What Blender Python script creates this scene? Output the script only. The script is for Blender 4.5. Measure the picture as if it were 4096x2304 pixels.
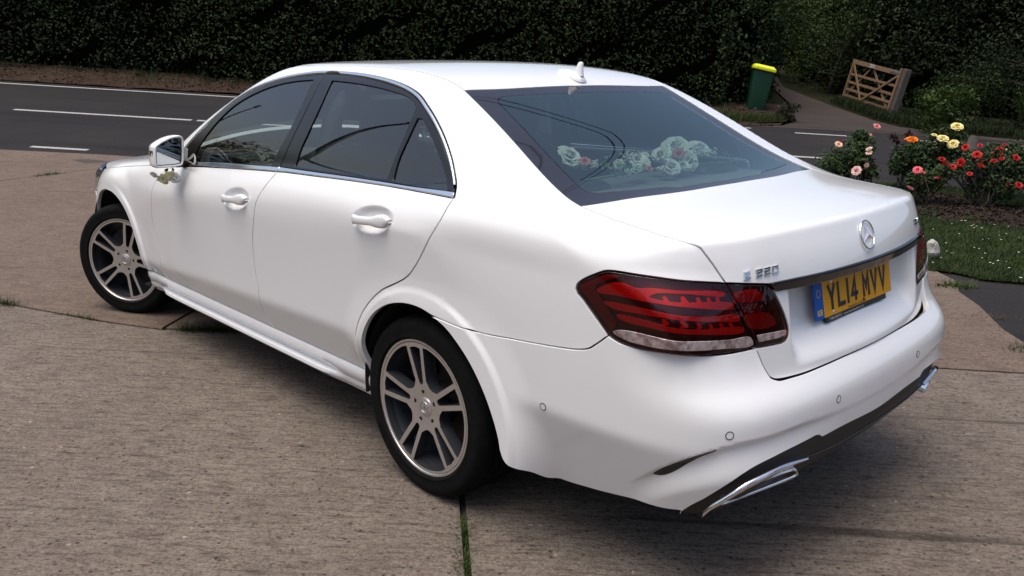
import bpy, bmesh, math, random, os
import numpy as np
from mathutils import Vector, Matrix
from mathutils.geometry import delaunay_2d_cdt
random.seed(7); RNG=np.random.default_rng(7)
for o in list(bpy.data.objects): bpy.data.objects.remove(o)
SC=bpy.context.scene; COL=SC.collection
# ---------------- camera ----------------
CAM_C=(-2.13560592,2.52495834,1.49593043)
CAM_R=((-0.69126187,-0.72242768,0.01597755),(-0.2037391,0.17364042,-0.9635037),(0.69328739,-0.66928862,-0.26721777))
cd=bpy.data.cameras.new('camera');cam=bpy.data.objects.new('camera',cd);COL.objects.link(cam)
r,d,f=[Vector(v) for v in CAM_R]
M=Matrix(((r.x,-d.x,-f.x,CAM_C[0]),(r.y,-d.y,-f.y,CAM_C[1]),(r.z,-d.z,-f.z,CAM_C[2]),(0,0,0,1)))
cam.matrix_world=M
cd.sensor_width=36;cd.lens=3351.4/4096*36;cd.clip_start=.05;cd.clip_end=2000
SC.camera=cam
# ---------------- sky, sun, exposure ----------------
UP=Vector((-.113,-.118,.986)).normalized()          # true vertical seen from the sloping drive
SUN_EL,SUN_AZ=math.radians(71),math.radians(76)    # azimuth from +x towards +y, before levelling
wd=bpy.data.worlds.new('World');SC.world=wd;wd.use_nodes=True
nt=wd.node_tree;bg=nt.nodes['Background']
sky=nt.nodes.new('ShaderNodeTexSky');sky.sky_type='NISHITA';sky.sun_disc=False
sky.sun_elevation=SUN_EL;sky.sun_rotation=math.pi/2-SUN_AZ
sky.air_density=1.0;sky.dust_density=5.0;sky.ozone_density=.5;sky.altitude=50
nt.links.new(sky.outputs[0],bg.inputs[0]);bg.inputs[1].default_value=.15
sl=bpy.data.lights.new('sun','SUN');so=bpy.data.objects.new('sun',sl);COL.objects.link(so)
sl.energy=1.6;sl.angle=math.radians(45);sl.color=(1,.95,.875)
sd=Vector((math.cos(SUN_EL)*math.cos(SUN_AZ),math.cos(SUN_EL)*math.sin(SUN_AZ),math.sin(SUN_EL)))
so.rotation_euler=sd.to_track_quat('Z','Y').to_euler();so.location=(0,0,30)
vs=SC.view_settings;vs.view_transform='Standard';vs.look='None';vs.gamma=1;vs.exposure=.40
try: vs.use_curve_mapping=False
except Exception: pass
SC.cycles.max_bounces=10;SC.cycles.transparent_max_bounces=16
# ---------- smooth helpers ----------
class Spl:                       # natural cubic spline
    def __init__(s,pts):
        p=np.array(sorted(pts),float);s.x=p[:,0];s.y=p[:,1];n=len(p);h=np.diff(s.x)
        A=np.eye(n);b=np.zeros(n)
        for i in range(1,n-1):
            A[i,i-1]=h[i-1];A[i,i]=2*(h[i-1]+h[i]);A[i,i+1]=h[i]
            b[i]=6*((s.y[i+1]-s.y[i])/h[i]-(s.y[i]-s.y[i-1])/h[i-1])
        s.m=np.linalg.solve(A,b);s.h=h
    def __call__(s,q):
        q=np.clip(q,s.x[0],s.x[-1]);i=np.clip(np.searchsorted(s.x,q)-1,0,len(s.h)-1)
        h=s.h[i];a=(s.x[i+1]-q)/h;b=1-a
        return a*s.y[i]+b*s.y[i+1]+((a**3-a)*s.m[i]+(b**3-b)*s.m[i+1])*h*h/6
def sm(a,b,t):
    u=np.clip((t-a)/(b-a),0.,1.);return u*u*(3-2*u)
def smax(a,b,k):
    h=np.maximum(k-np.abs(a-b),0)/k
    return np.maximum(a,b)+h*h*h*k/6
def smin(a,b,k): return -smax(-a,-b,k)
# ---------- master body ----------
AR=(-.04,.325,.368);AF=(2.85,.335,.385)      # wheel arches: x, z, radius
PLANW=Spl([(3.75,.62),(3.5,.79),(3.2,.872),(2.9,.905),(2.5,.908),(2.2,.918),(2,.922),(1.2,.926),(.5,.926),(0,.922),(-.35,.912),(-.7,.886),(-.95,.850),(-1.3,.78)])
ZL=Spl([(4,.62),(3,.71),(2.5,.751),(2.18,.787),(1.37,.859),(1.07,.884),(.68,.911),(.48,.925),(0,.940),(-.3,.948),(-.6,.915),(-.95,.87),(-1.3,.85)])
ZC=Spl([(4,.36),(2.36,.395),(1.55,.445),(1.1,.465),(.66,.486),(0,.50),(-1.2,.50)])
KL=Spl([(4,.12),(2.6,.10),(2.3,.03),(2,.012),(.2,.012),(-.1,.02),(-.3,.09),(-.6,.16),(-1.2,.16)])
def W(x,z):
    p=PLANW(x);zl=ZL(x);zc=ZC(x);u=z-zl
    A=p-.20*u-1.75*np.where(u>0,u*u,0)
    B=p+.075*u+.06*u*u
    C=p+.075*(zc-zl)+.06*(zc-zl)**2-.36*(zc-z)
    w=smin(smin(A,B,KL(x)),C,.012)
    for (ax,az,ar) in (AR,AF):
        r=np.hypot(x-ax,(z-az)*1.0)
        g=(1-sm(.05,.17,r-ar))*(1-sm(.75,.95,z))*(np.where(x>ax,sm(.34,.56,z),1.) if ax<1 else sm(.38,.6,z))
        w=w+(np.maximum(w,p-.010)-w)*g+.010*(1-sm(.042,.070,r-ar))*(1-sm(.68,.8,z))
    return w
HB_=[(1.236,.889),(.222,.949)]
def bowls(x,z):
    o=0
    for hx,hz in HB_:
        u=(x-hx)/.128;v=(z-hz+.11*(x-hx))/.050
        o=o+.022*(1-sm(.15,1.,u*u+v*v))
    return o
# deck height (bonnet / cowl / boot), centre line and crown
ZD=Spl([(4,.70),(3.65,.76),(3.4,.835),(3.0,.90),(2.5,.965),(2.1,1.03),(1.6,1.09),(.8,1.11),(0,1.115),(-.4,1.095),(-.6,1.080),(-.8,1.067),(-1.0,1.050),(-1.3,1.03)])
def T(x,y): return ZD(x)+.004-.020*(y/.7)**2-.008*(y/.7)**4
# rear face
XB=Spl([(1.2,-1.02),(1.06,-1.045),(.98,-1.077),(.90,-1.098),(.80,-1.118),(.70,-1.135),(.60,-1.150),(.3,-1.17)])
def REAR(y,z): return XB(z)+.103*(y/.7)**2+.8*np.clip(np.abs(y)-.5,0,1)**2*sm(.84,.97,z)
# bumper
XBB=Spl([(.85,-1.07),(.78,-1.085),(.70,-1.108),(.655,-1.134),(.62,-1.162),(.59,-1.178),(.55,-1.185),(.45,-1.182),(.36,-1.165),(.25,-1.13),(.1,-1.10)])
def RBUMP(y,z): return XBB(z)+.035*(y/.7)**2+.03*(y/.7)**6
def FRONT(y,z):
    return 3.72-.07*(y/.7)**2-.08*(y/.7)**4-.25*np.maximum(z-.6,0)**2-.0*z
def recess(y,z):
    return .078*(1-sm(.365,.435,np.abs(y)))*sm(.665,.775,z)*(1-sm(.893,.900,z))
def lower(x,y,z,rec=0.):
    a=np.abs(y)
    s=a-W(x,z)+bowls(x,z)
    t=(z-T(x,y))
    r=(REAR(y,z)+(rec*recess(y,z) if rec else 0.)-x)
    f=smax(s,r,.13)
    f=smax(f,t,.10-.078*sm(-.70,-.94,x))
    f=smax(f,x-FRONT(y,z),.16)
    return f
# greenhouse
def WG(x,z):
    u=z-1.06
    y=.846-.36*u-.62*u*u
    y=y-.06*np.clip((x-1.2),0,2)**2*.35-.06*np.clip(.25-x,0,2)**2
    return y
ZR=Spl([(2.2,1.36),(1.8,1.425),(1.4,1.458),(1.0,1.471),(.7,1.472),(.4,1.459),(.13,1.412),(-.2,1.32)])
def ROOF(x,y): return ZR(x)-.015*(y/.57)**2-.006*(y/.57)**4
def BACK(x,y,z):
    xx=x-.13*(y/.67)**2*.45
    zb=1.395+ (xx-.125)*.50 -.055*((xx+.2)**2-.1056)
    return (z-zb)/1.15
def WIND(x,y,z):
    xx=x+.20*(y/.65)**2
    zb=1.507-(xx-1.3)*.335-.11*np.clip(xx-1.3,-.5,2)**2
    return (z-zb)/1.10
def green(x,y,z):
    a=np.abs(y)
    g=smax((a-WG(x,z))/1.1,z-ROOF(x,y),.085)
    g=smax(g,BACK(x,y,z),.03)
    g=smax(g,WIND(x,y,z),.06)
    g=g+6*np.clip(1.03-z,0,1)**2
    return g
def F(x,y,z):
    L=lower(x,y,z);G=green(x,y,z)
    k=.03+.11*sm(.15,-.25,x)
    return smin(L,G,k)
def F2(x,y,z):
    L=lower(x,y,z,1.);G=green(x,y,z)
    return smin(L,G,.03+.11*sm(.15,-.25,x))
def FB(x,y,z):     # bumper solid
    a=np.abs(y)
    s=a-(W(x,z)+.004)
    f=smax(s,RBUMP(y,z)-x,.22)
    return f
def grad(Fn,X,h=2e-4):
    x,y,z=X.T
    g=np.stack([Fn(x+h,y,z)-Fn(x-h,y,z),Fn(x,y+h,z)-Fn(x,y-h,z),Fn(x,y,z+h)-Fn(x,y,z-h)],1)
    return g/np.maximum(np.linalg.norm(g,axis=1,keepdims=True),1e-12)
CURVES={
 'fd_front':[[2.0143,0.8609,0.9398],[2.066,0.8686,0.9227],[2.1206,0.8845,0.8897],[2.145,0.8977,0.8591],[2.1669,0.9066,0.8321],[2.1842,0.9155,0.7842],[2.2142,0.9119,0.7028],[2.231,0.9056,0.6111],[2.2145,0.9022,0.529],[2.1954,0.9001,0.4684],[2.201,0.8944,0.3971],[2.2076,0.883,0.3627],[2.2092,0.8734,0.3363]],
 'b_low':[[0.981,0.8641,1.0278],[0.9825,0.873,1.0143],[1.0086,0.9023,0.9612],[1.0534,0.9211,0.8919]],
 'b_mid':[[1.0534,0.9211,0.8919],[1.0723,0.9221,0.8353],[1.1045,0.9172,0.7538],[1.1193,0.9123,0.6647],[1.1194,0.9088,0.5856],[1.1074,0.9064,0.5128],[1.112,0.9021,0.4598]],
 'b_bot':[[1.112,0.9021,0.4598],[1.1124,0.8715,0.3706],[1.1041,0.8532,0.3203]],
 'b_up':[[0.9454,0.639,1.4105],[0.9339,0.6577,1.3905],[0.919,0.7563,1.2481],[0.9584,0.8532,1.0462]],
 'rd_rear':[[-0.1471,0.8643,1.0655],[-0.1358,0.9048,1.0047],[-0.0912,0.9175,0.936],[-0.0239,0.9145,0.8454],[0.0344,0.912,0.7867],[0.1008,0.913,0.7486],[0.1825,0.9134,0.7075],[0.2695,0.9139,0.6377],[0.3281,0.9144,0.5644],[0.3633,0.9112,0.4863],[0.471,0.8462,0.3301],[0.4829,0.8358,0.301]],
 'belt':[[2.0162,0.86,0.941],[1.7962,0.8609,0.9637],[1.4393,0.8645,0.995],[0.9615,0.8636,1.0295]],
 'belt2':[[0.9099,0.8627,1.0329],[0.6531,0.8617,1.044],[0.3898,0.8591,1.0547],[0.1138,0.8547,1.0611],[-0.1471,0.8643,1.0655]],
 'strip1':[[1.8652,0.8493,0.9767],[1.6595,0.8561,0.999],[1.4483,0.8586,1.0157],[1.215,0.8575,1.0305],[0.9574,0.8538,1.0452]],
 'strip2':[[0.9043,0.8525,1.0486],[0.669,0.8515,1.0565],[0.4034,0.8496,1.0651],[0.1263,0.8452,1.0707],[-0.137,0.8526,1.078]],
 'dlo1':[[1.8981,0.8476,0.9748],[1.8909,0.8436,1.0372],[1.8192,0.8249,1.094],[1.7491,0.8032,1.1469],[1.6454,0.768,1.2182],[1.5475,0.7336,1.2781],[1.4333,0.701,1.3305],[1.2979,0.6746,1.3691],[1.1573,0.6567,1.3911],[1.0515,0.647,1.4021],[0.9454,0.639,1.4105]],
 'dlo2':[[0.9383,0.639,1.4102],[0.83,0.6373,1.4119],[0.7197,0.6402,1.4095],[0.5733,0.6491,1.3998],[0.4289,0.6628,1.3832],[0.3352,0.675,1.3677],[0.2647,0.6894,1.3487],[0.1931,0.7107,1.3191],[0.1187,0.7356,1.2796],[0.0264,0.7682,1.2211],[-0.0423,0.7958,1.1649],[-0.0881,0.8175,1.1207],[-0.1365,0.8492,1.0816]],
 'rail':[[1.9195,0.8489,0.9679],[1.9093,0.8451,1.0309],[1.8419,0.8249,1.0913],[1.7727,0.8024,1.1452],[1.6699,0.7662,1.2176],[1.581,0.7266,1.2808],[1.4512,0.691,1.3405],[1.312,0.6663,1.3791],[1.1772,0.6446,1.4037]],
 'rail2':[[1.0054,0.6255,1.4216],[0.8886,0.6228,1.4243],[0.7779,0.6244,1.4231],[0.6679,0.6289,1.4191],[0.5579,0.637,1.4118],[0.4494,0.6474,1.4],[0.3401,0.6622,1.3822],[0.2534,0.6805,1.3592],[0.1779,0.7052,1.3264],[0.1046,0.7297,1.2885],[0.0196,0.7611,1.2342],[-0.0514,0.7908,1.175],[-0.0955,0.8135,1.1275],[-0.1205,0.83,1.1035],[-0.1459,0.8555,1.0747]],
 'g1_top':[[1.7832,0.8519,0.9935],[1.7083,0.8257,1.0982],[1.6401,0.7934,1.1721],[1.5373,0.7499,1.2548],[1.4091,0.7147,1.3123],[1.2749,0.6882,1.3511],[1.1338,0.6711,1.3743],[0.9888,0.6619,1.3857]],
 'g1_r':[[0.9888,0.6619,1.3857],[0.9738,0.7713,1.2216],[1.0314,0.8536,1.044]],
 'g1_bot':[[1.0314,0.8536,1.044],[1.3523,0.858,1.0244],[1.7832,0.8519,0.9935]],
 'g2_l':[[0.8451,0.8465,1.0609],[0.8419,0.8155,1.1339],[0.8326,0.7917,1.1838],[0.8306,0.7341,1.2838],[0.8488,0.661,1.3868]],
 'g2_top':[[0.8488,0.661,1.3868],[0.6845,0.6646,1.3824],[0.5425,0.6713,1.3739],[0.4042,0.6813,1.3605],[0.3216,0.6899,1.3489],[0.2716,0.6996,1.335],[0.2368,0.7136,1.3152]],
 'g2_r':[[0.2368,0.7136,1.3152],[0.2301,0.7696,1.2249],[0.2363,0.8179,1.1289],[0.2378,0.84,1.0799]],
 'g2_bot':[[0.2378,0.84,1.0799],[0.498,0.8433,1.0724],[0.8451,0.8465,1.0609]],
 'g3_l':[[0.1998,0.8416,1.0762],[0.2074,0.8137,1.1383],[0.2004,0.7751,1.214],[0.1974,0.735,1.2822]],
 'g3_t':[[0.1974,0.735,1.2822],[0.1721,0.7353,1.2811]],
 'g3_r':[[0.1721,0.7353,1.2811],[0.074,0.7697,1.2206],[-0.017,0.8041,1.1502],[-0.0985,0.8476,1.0811]],
 'g3_b':[[-0.0985,0.8476,1.0811],[0.0556,0.8422,1.0779],[0.1998,0.8416,1.0762]],
 'ditch':[[1.0638,0.4613,1.4575],[0.7369,0.5338,1.4543],[0.4965,0.5662,1.4443],[0.3062,0.5756,1.4241],[0.2022,0.5788,1.4021],[0.1346,0.5792,1.3775]],
 'rw_left':[[0.1288,0.571,1.3757],[-0.0409,0.6026,1.2933],[-0.1992,0.6298,1.2126],[-0.3449,0.6608,1.1405],[-0.4303,0.6833,1.1048],[-0.4797,0.6967,1.0878],[-0.5275,0.7031,1.075]],
 'rw_bot':[[-0.5275,0.7031,1.075],[-0.5455,0.6106,1.0795],[-0.5633,0.4914,1.0844],[-0.5847,0.369,1.0864],[-0.5979,0.2595,1.0879]],
 'rw_top':[[0.1288,0.571,1.3757],[0.117,0.4228,1.3801],[0.1117,0.2774,1.3835],[0.1103,0.0846,1.3872]],
 'boot_side':[[-0.5275,0.7031,1.075],[-0.6192,0.6966,1.059],[-0.733,0.7036,1.0472],[-0.84,0.7115,1.0386],[-0.9109,0.7031,1.03],[-0.9265,0.6915,1.025]],
 'boot_corner':[[-0.9265,0.6915,1.025],[-0.9355,0.6835,1.0187],[-0.9461,0.6768,1.0043],[-0.9626,0.6636,0.9784],[-0.9862,0.6454,0.9401]],
 'boot_lamp':[[-0.9923,0.6425,0.9293]],
 'lo_top':[[-0.6716,0.8627,0.8721],[-0.6662,0.8627,0.8851],[-0.6691,0.8613,0.8968],[-0.6861,0.8588,0.9125],[-0.7188,0.8527,0.9319],[-0.7485,0.8457,0.9468],[-0.769,0.8397,0.9506],[-0.8414,0.8137,0.9489],[-0.923,0.7513,0.9403],[-0.9701,0.6843,0.9329],[-0.9926,0.6414,0.9284]],
 'lo_right':[[-0.9926,0.6414,0.9284],[-1.0124,0.6265,0.8913],[-1.0348,0.6004,0.8363],[-1.0509,0.5777,0.7796],[-1.0589,0.5695,0.7482]],
 'lo_bot':[[-1.0589,0.5695,0.7482],[-1.0342,0.6627,0.7479],[-1.0002,0.7596,0.7542],[-0.9397,0.8189,0.7584],[-0.8595,0.8406,0.7583],[-0.8109,0.8475,0.7643],[-0.7794,0.8517,0.7754],[-0.7491,0.855,0.8037],[-0.7149,0.8585,0.8358],[-0.6873,0.8614,0.8612],[-0.6716,0.8627,0.8721]],
 'li_top':[[-0.9926,0.6414,0.9284],[-1.0099,0.6036,0.9237],[-1.0424,0.5026,0.9109]],
 'li_right':[[-1.0424,0.5026,0.9109],[-1.0513,0.4845,0.8844],[-1.0643,0.4622,0.8434],[-1.0759,0.4447,0.7996],[-1.0823,0.4395,0.7712],[-1.0841,0.4473,0.7531],[-1.0805,0.4719,0.7456]],
 'li_bot':[[-1.0805,0.4719,0.7456],[-1.0699,0.5222,0.7464],[-1.0589,0.5695,0.7482]],
 'boot_low':[[-1.0615,0.5622,0.7415],[-1.0663,0.5568,0.7178],[-1.0731,0.5461,0.6931],[-1.081,0.5297,0.6671],[-1.0847,0.5197,0.6575],[-1.0891,0.5038,0.6498],[-1.0947,0.4796,0.6463],[-1.1028,0.4405,0.6446]],
 'boot_low2':[[-1.1028,0.4405,0.6446],[-1.1131,0.3812,0.6443],[-1.1258,0.2836,0.6485],[-1.1358,0.1741,0.6524]],
 'bump_gap':[[-0.1827,0.9216,0.6669],[-0.3082,0.9068,0.6782],[-0.4671,0.8912,0.6903],[-0.6142,0.8775,0.7041],[-0.6824,0.87,0.7136],[-0.7211,0.8648,0.7251],[-0.7515,0.8601,0.7493],[-0.7806,0.855,0.775]],
 'q_gap':[[-0.1783,0.918,0.665],[-0.3039,0.903,0.6763],[-0.463,0.8873,0.6883],[-0.611,0.874,0.7025],[-0.6793,0.8665,0.7119],[-0.7181,0.8612,0.7235],[-0.7484,0.8565,0.7477],[-0.7782,0.852,0.7737]],
 'bump_front':[[-0.1769,0.9219,0.6641],[-0.2426,0.9198,0.6161],[-0.2927,0.9181,0.5678],[-0.3419,0.9163,0.5048],[-0.3832,0.914,0.4297],[-0.4112,0.9129,0.361],[-0.4194,0.9121,0.3271]],
 'bump_bot':[[-0.5991,0.8119,0.3156],[-0.6429,0.8024,0.2995],[-0.694,0.7985,0.3024],[-0.7643,0.7873,0.2953],[-0.8062,0.7739,0.272],[-0.8969,0.7645,0.2861],[-0.9754,0.7434,0.2901]],
 'bump_bot2':[[-0.4214,0.912,0.3198],[-0.4356,0.9112,0.2961],[-0.4637,0.9014,0.2764],[-0.5034,0.8604,0.263],[-0.5384,0.8059,0.2362],[-0.6919,0.7804,0.2528],[-0.8057,0.7733,0.2713],[-0.8972,0.7644,0.286],[-0.9755,0.7438,0.2914]],
 'white_low':[[-0.9754,0.7434,0.2901],[-1.0087,0.7438,0.3289],[-1.0377,0.738,0.3577],[-1.0866,0.7146,0.4103],[-1.1252,0.6612,0.4472],[-1.1518,0.568,0.4641],[-1.172,0.3913,0.4721]],
 'white_low2':[[-1.1731,0.3721,0.4685],[-1.173,0.3526,0.4571]],
 'white_low3':[[-1.173,0.3526,0.4571],[-1.1792,0.2133,0.456],[-1.1815,0.0465,0.4474]],
 'slit':[[-0.918,0.8004,0.3965],[-0.9341,0.8016,0.4116],[-0.9518,0.8023,0.4258],[-1.0166,0.7925,0.4751],[-1.0503,0.7755,0.4972],[-1.0764,0.753,0.5113],[-1.0501,0.774,0.4887],[-1.0152,0.7888,0.4604],[-0.9733,0.7942,0.424],[-0.953,0.7958,0.4087],[-0.9321,0.7976,0.3982]],
 'chrome':[[-1.031,0.7216,0.3108],[-1.0518,0.7163,0.3345],[-1.0764,0.7047,0.3613],[-1.1131,0.6683,0.4042],[-1.1377,0.6074,0.4209],[-1.1536,0.5269,0.4279],[-1.1629,0.4165,0.4128],[-1.1695,0.2681,0.403],[-1.1733,-0.0077,0.3955]],
 'ring_side':[[-0.5703,0.8799,0.5084]],
 'bump_low':[[-1.0624,0.5639,0.7421],[-1.0694,0.5626,0.7201],[-1.0789,0.5569,0.6975],[-1.0915,0.5496,0.6754],[-1.102,0.5433,0.6601],[-1.1092,0.5292,0.6533],[-1.1142,0.5152,0.649],[-1.1208,0.4744,0.6474],[-1.1282,0.4102,0.645],[-1.1352,0.3016,0.6451],[-1.1394,0.1798,0.6452]],
 'sens':[[-1.0961,0.7273,0.5541],[-1.1783,0.2862,0.5581]],
 'bar1':[[-0.7278,0.8543,0.8897],[-0.7668,0.8467,0.9151],[-0.8037,0.8386,0.9221],[-0.8451,0.828,0.9167],[-0.874,0.8114,0.9212],[-0.9319,0.7611,0.9182],[-1.0018,0.6449,0.9028],[-1.0023,0.6473,0.8979],[-0.9341,0.7637,0.9133],[-0.8909,0.8074,0.9115],[-0.8779,0.8208,0.9004],[-0.8919,0.8157,0.8964],[-0.9443,0.7755,0.8916],[-1.0192,0.6249,0.8728],[-1.0206,0.6282,0.8639],[-0.9472,0.7787,0.8838],[-0.86,0.832,0.8879],[-0.7728,0.8478,0.8871],[-0.7343,0.8534,0.8848]],
 'bar2':[[-0.7522,0.8524,0.8622],[-0.7751,0.8489,0.8644],[-0.8638,0.8348,0.8655],[-0.9563,0.7887,0.8596],[-0.999,0.7166,0.8509],[-1.0307,0.6142,0.8415],[-1.0335,0.6108,0.8293],[-1.0063,0.7031,0.838],[-0.9591,0.7915,0.8504],[-0.865,0.8351,0.8518],[-0.7885,0.8475,0.8501],[-0.7671,0.851,0.8547]],
 'bar3':[[-0.7946,0.8475,0.8341],[-0.814,0.8445,0.8367],[-0.8948,0.8302,0.8341],[-0.9434,0.81,0.8269],[-0.9934,0.7491,0.8195],[-1.041,0.6005,0.8051],[-1.0425,0.5991,0.7968],[-0.9946,0.7496,0.8096],[-0.9404,0.8134,0.817],[-0.8827,0.8341,0.8205],[-0.8059,0.8461,0.8254]],
 'side_ref':[[-0.6754,0.8612,0.8933],[-0.7532,0.8465,0.9369],[-0.7912,0.8372,0.9402],[-0.7682,0.8453,0.9277],[-0.7282,0.8531,0.9076],[-0.7224,0.8551,0.8929],[-0.7435,0.8529,0.8692],[-0.7968,0.8483,0.8112],[-0.7933,0.8495,0.7989],[-0.7812,0.851,0.7926],[-0.73,0.856,0.8444],[-0.6826,0.8612,0.8799]],
 'clear':[[-0.7955,0.8493,0.7888],[-0.8117,0.8467,0.7962],[-0.8412,0.8421,0.8001],[-0.8981,0.8312,0.7998],[-0.9575,0.8043,0.7943],[-0.9974,0.7513,0.7912],[-1.0293,0.6605,0.783],[-1.0483,0.5892,0.7787],[-1.0532,0.5822,0.761],[-1.0226,0.6945,0.7662],[-0.9749,0.7915,0.7721],[-0.9003,0.8315,0.7732],[-0.8372,0.8434,0.7759]],
 'ibar1':[[-1.0136,0.6196,0.8957],[-1.0314,0.5562,0.9016],[-1.0367,0.5391,0.8974],[-1.0456,0.5177,0.8781],[-1.0451,0.5284,0.8711],[-1.0228,0.6075,0.879]],
 'ibar2':[[-1.0377,0.5903,0.8363],[-1.0546,0.5173,0.8346],[-1.0599,0.4991,0.8271],[-1.0685,0.4804,0.8025],[-1.0678,0.4913,0.7961],[-1.0472,0.5758,0.8041]],
 'ibar3':[[-1.0288,0.5978,0.8648],[-1.0445,0.5406,0.8599],[-1.0499,0.5314,0.8425],[-1.0352,0.5905,0.8468]],
 'iclear':[[-1.0543,0.5635,0.7807],[-1.0777,0.4559,0.778],[-1.0792,0.4577,0.7672],[-1.0738,0.4901,0.7636],[-1.0584,0.5588,0.7646]],
 'chev0':[[-0.9102,0.7987,0.9039],[-0.9138,0.7943,0.9055],[-0.9298,0.792,0.891],[-0.9165,0.8037,0.8913],[-0.9157,0.8001,0.896]],
 'chev1':[[-0.9429,0.762,0.9042],[-0.9455,0.7562,0.9053],[-0.9621,0.7503,0.8897],[-0.9498,0.768,0.8914],[-0.9484,0.7636,0.8961]],
 'chev2':[[-0.9674,0.726,0.9001],[-0.9701,0.7202,0.9012],[-0.9803,0.7184,0.8868],[-0.9733,0.7309,0.8887],[-0.9722,0.7266,0.8926]],
 'chev3':[[-0.9828,0.6986,0.897],[-0.9851,0.6921,0.8979],[-0.9924,0.6907,0.8842],[-0.9874,0.7018,0.8863],[-0.987,0.6984,0.8898]],
 'chev4':[[-0.9933,0.6729,0.8958],[-0.9956,0.6663,0.8967],[-1.0033,0.6653,0.8817],[-0.9982,0.6763,0.8838],[-0.9976,0.6728,0.888]],
 'chev5':[[-0.9231,0.8184,0.8452],[-0.9279,0.8157,0.8469],[-0.9411,0.8102,0.8371],[-0.9311,0.8171,0.8308],[-0.925,0.8193,0.8297],[-0.9282,0.8168,0.8367]],
 'chev6':[[-0.9639,0.789,0.8449],[-0.9671,0.7841,0.8457],[-0.9798,0.7708,0.8316],[-0.9704,0.7852,0.827],[-0.9664,0.7904,0.8271],[-0.9683,0.7862,0.8347]],
 'chev7':[[-0.9898,0.7484,0.8373],[-0.9926,0.7427,0.8378],[-0.9989,0.7334,0.8255],[-0.9954,0.7434,0.8214],[-0.9923,0.7501,0.8221],[-0.9935,0.7446,0.828]],
 'chev8':[[-1.0044,0.7129,0.8312],[-1.0067,0.7064,0.8314],[-1.0106,0.7003,0.8213],[-1.0091,0.7066,0.8169],[-1.0064,0.7141,0.8178],[-1.0074,0.7081,0.8225]],
 'chev9':[[-1.0158,0.679,0.8275],[-1.0177,0.6717,0.8276],[-1.021,0.667,0.8181],[-1.02,0.6718,0.8134],[-1.0177,0.6801,0.8146],[-1.0188,0.6741,0.8191]],
 'chev10':[[-1.0247,0.6477,0.825],[-1.0267,0.6404,0.825],[-1.0298,0.635,0.8147],[-1.0292,0.6406,0.8103],[-1.0268,0.6489,0.8115],[-1.0279,0.6428,0.8162]],
 'strip_top':[[-1.0431,0.4998,0.9113],[-1.0618,0.4003,0.9118],[-1.0805,0.2632,0.9118],[-1.0897,0.1583,0.9131],[-1.0944,0.0367,0.9145]],
 'strip_bot':[[-1.0494,0.4875,0.8936],[-1.0659,0.4033,0.8895],[-1.0851,0.2669,0.8892],[-1.0948,0.1624,0.8882],[-1.1001,0.0417,0.8884]],
 'star':[[-1.074,-0.0048,0.9872]],
 'e220':[[-0.9953,0.6078,0.964],[-1.0011,0.6089,0.9436],[-1.0381,0.4736,0.9518],[-1.0335,0.4715,0.9696]],
 'cdi':[[-1.0333,-0.4435,0.9858],[-1.0395,-0.4477,0.966],[-1.0275,-0.509,0.9648],[-1.0204,-0.5138,0.9827]],
 'handle1':[[1.3618,0.9198,0.8785],[1.1091,0.918,0.9069],[1.273,0.8986,0.8814],[1.2675,0.8984,0.9208],[1.2424,0.9163,0.8464]],
 'handle2':[[0.3539,0.9205,0.941],[0.1038,0.9166,0.9572],[0.2505,0.8998,0.9384],[0.2437,0.8949,0.9777],[0.2335,0.9124,0.9092]],
 'ant':[[0.21,-0.0222,1.4258],[0.1355,-0.1025,1.3982],[0.1495,-0.0533,1.4043]],
 'bonnet_gap':[[2.3863,0.8394,0.9075],[2.5686,0.8353,0.8859],[2.7421,0.838,0.8645],[2.8814,0.8448,0.8462],[3.0651,0.8329,0.8198]],
}
# ---------------- materials ----------------
def mat(name,col=(.5,.5,.5),rough=.5,metal=0.,coat=0.,coat_rough=.03,spec=.5,noise=None,bump=None,emit=None,alpha=None,trans=None):
    m=bpy.data.materials.new(name);m.use_nodes=True;nt=m.node_tree;b=nt.nodes['Principled BSDF']
    b.inputs['Base Color'].default_value=(*col,1);b.inputs['Roughness'].default_value=rough;b.inputs['Metallic'].default_value=metal
    b.inputs['Coat Weight'].default_value=coat;b.inputs['Coat Roughness'].default_value=coat_rough
    b.inputs['Specular IOR Level'].default_value=spec
    if noise or bump:
        tc=nt.nodes.new('ShaderNodeTexCoord')
    if noise:      # (scale, second colour, low, high, detail)
        n=nt.nodes.new('ShaderNodeTexNoise');n.inputs['Scale'].default_value=noise[0];n.inputs['Detail'].default_value=noise[4] if len(noise)>4 else 6
        n.inputs['Roughness'].default_value=.65
        nt.links.new(tc.outputs['Object'],n.inputs['Vector'])
        rp=nt.nodes.new('ShaderNodeValToRGB');rp.color_ramp.elements[0].position=noise[2];rp.color_ramp.elements[1].position=noise[3]
        rp.color_ramp.elements[0].color=(*col,1);rp.color_ramp.elements[1].color=(*noise[1],1)
        nt.links.new(n.outputs['Fac'],rp.inputs[0]);nt.links.new(rp.outputs[0],b.inputs['Base Color'])
    if bump:       # (scale, strength, distance)
        n=nt.nodes.new('ShaderNodeTexNoise');n.inputs['Scale'].default_value=bump[0];n.inputs['Detail'].default_value=5
        nt.links.new(tc.outputs['Object'],n.inputs['Vector'])
        bp=nt.nodes.new('ShaderNodeBump');bp.inputs['Strength'].default_value=bump[1];bp.inputs['Distance'].default_value=bump[2]
        nt.links.new(n.outputs['Fac'],bp.inputs['Height']);nt.links.new(bp.outputs[0],b.inputs['Normal'])
    return m
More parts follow.
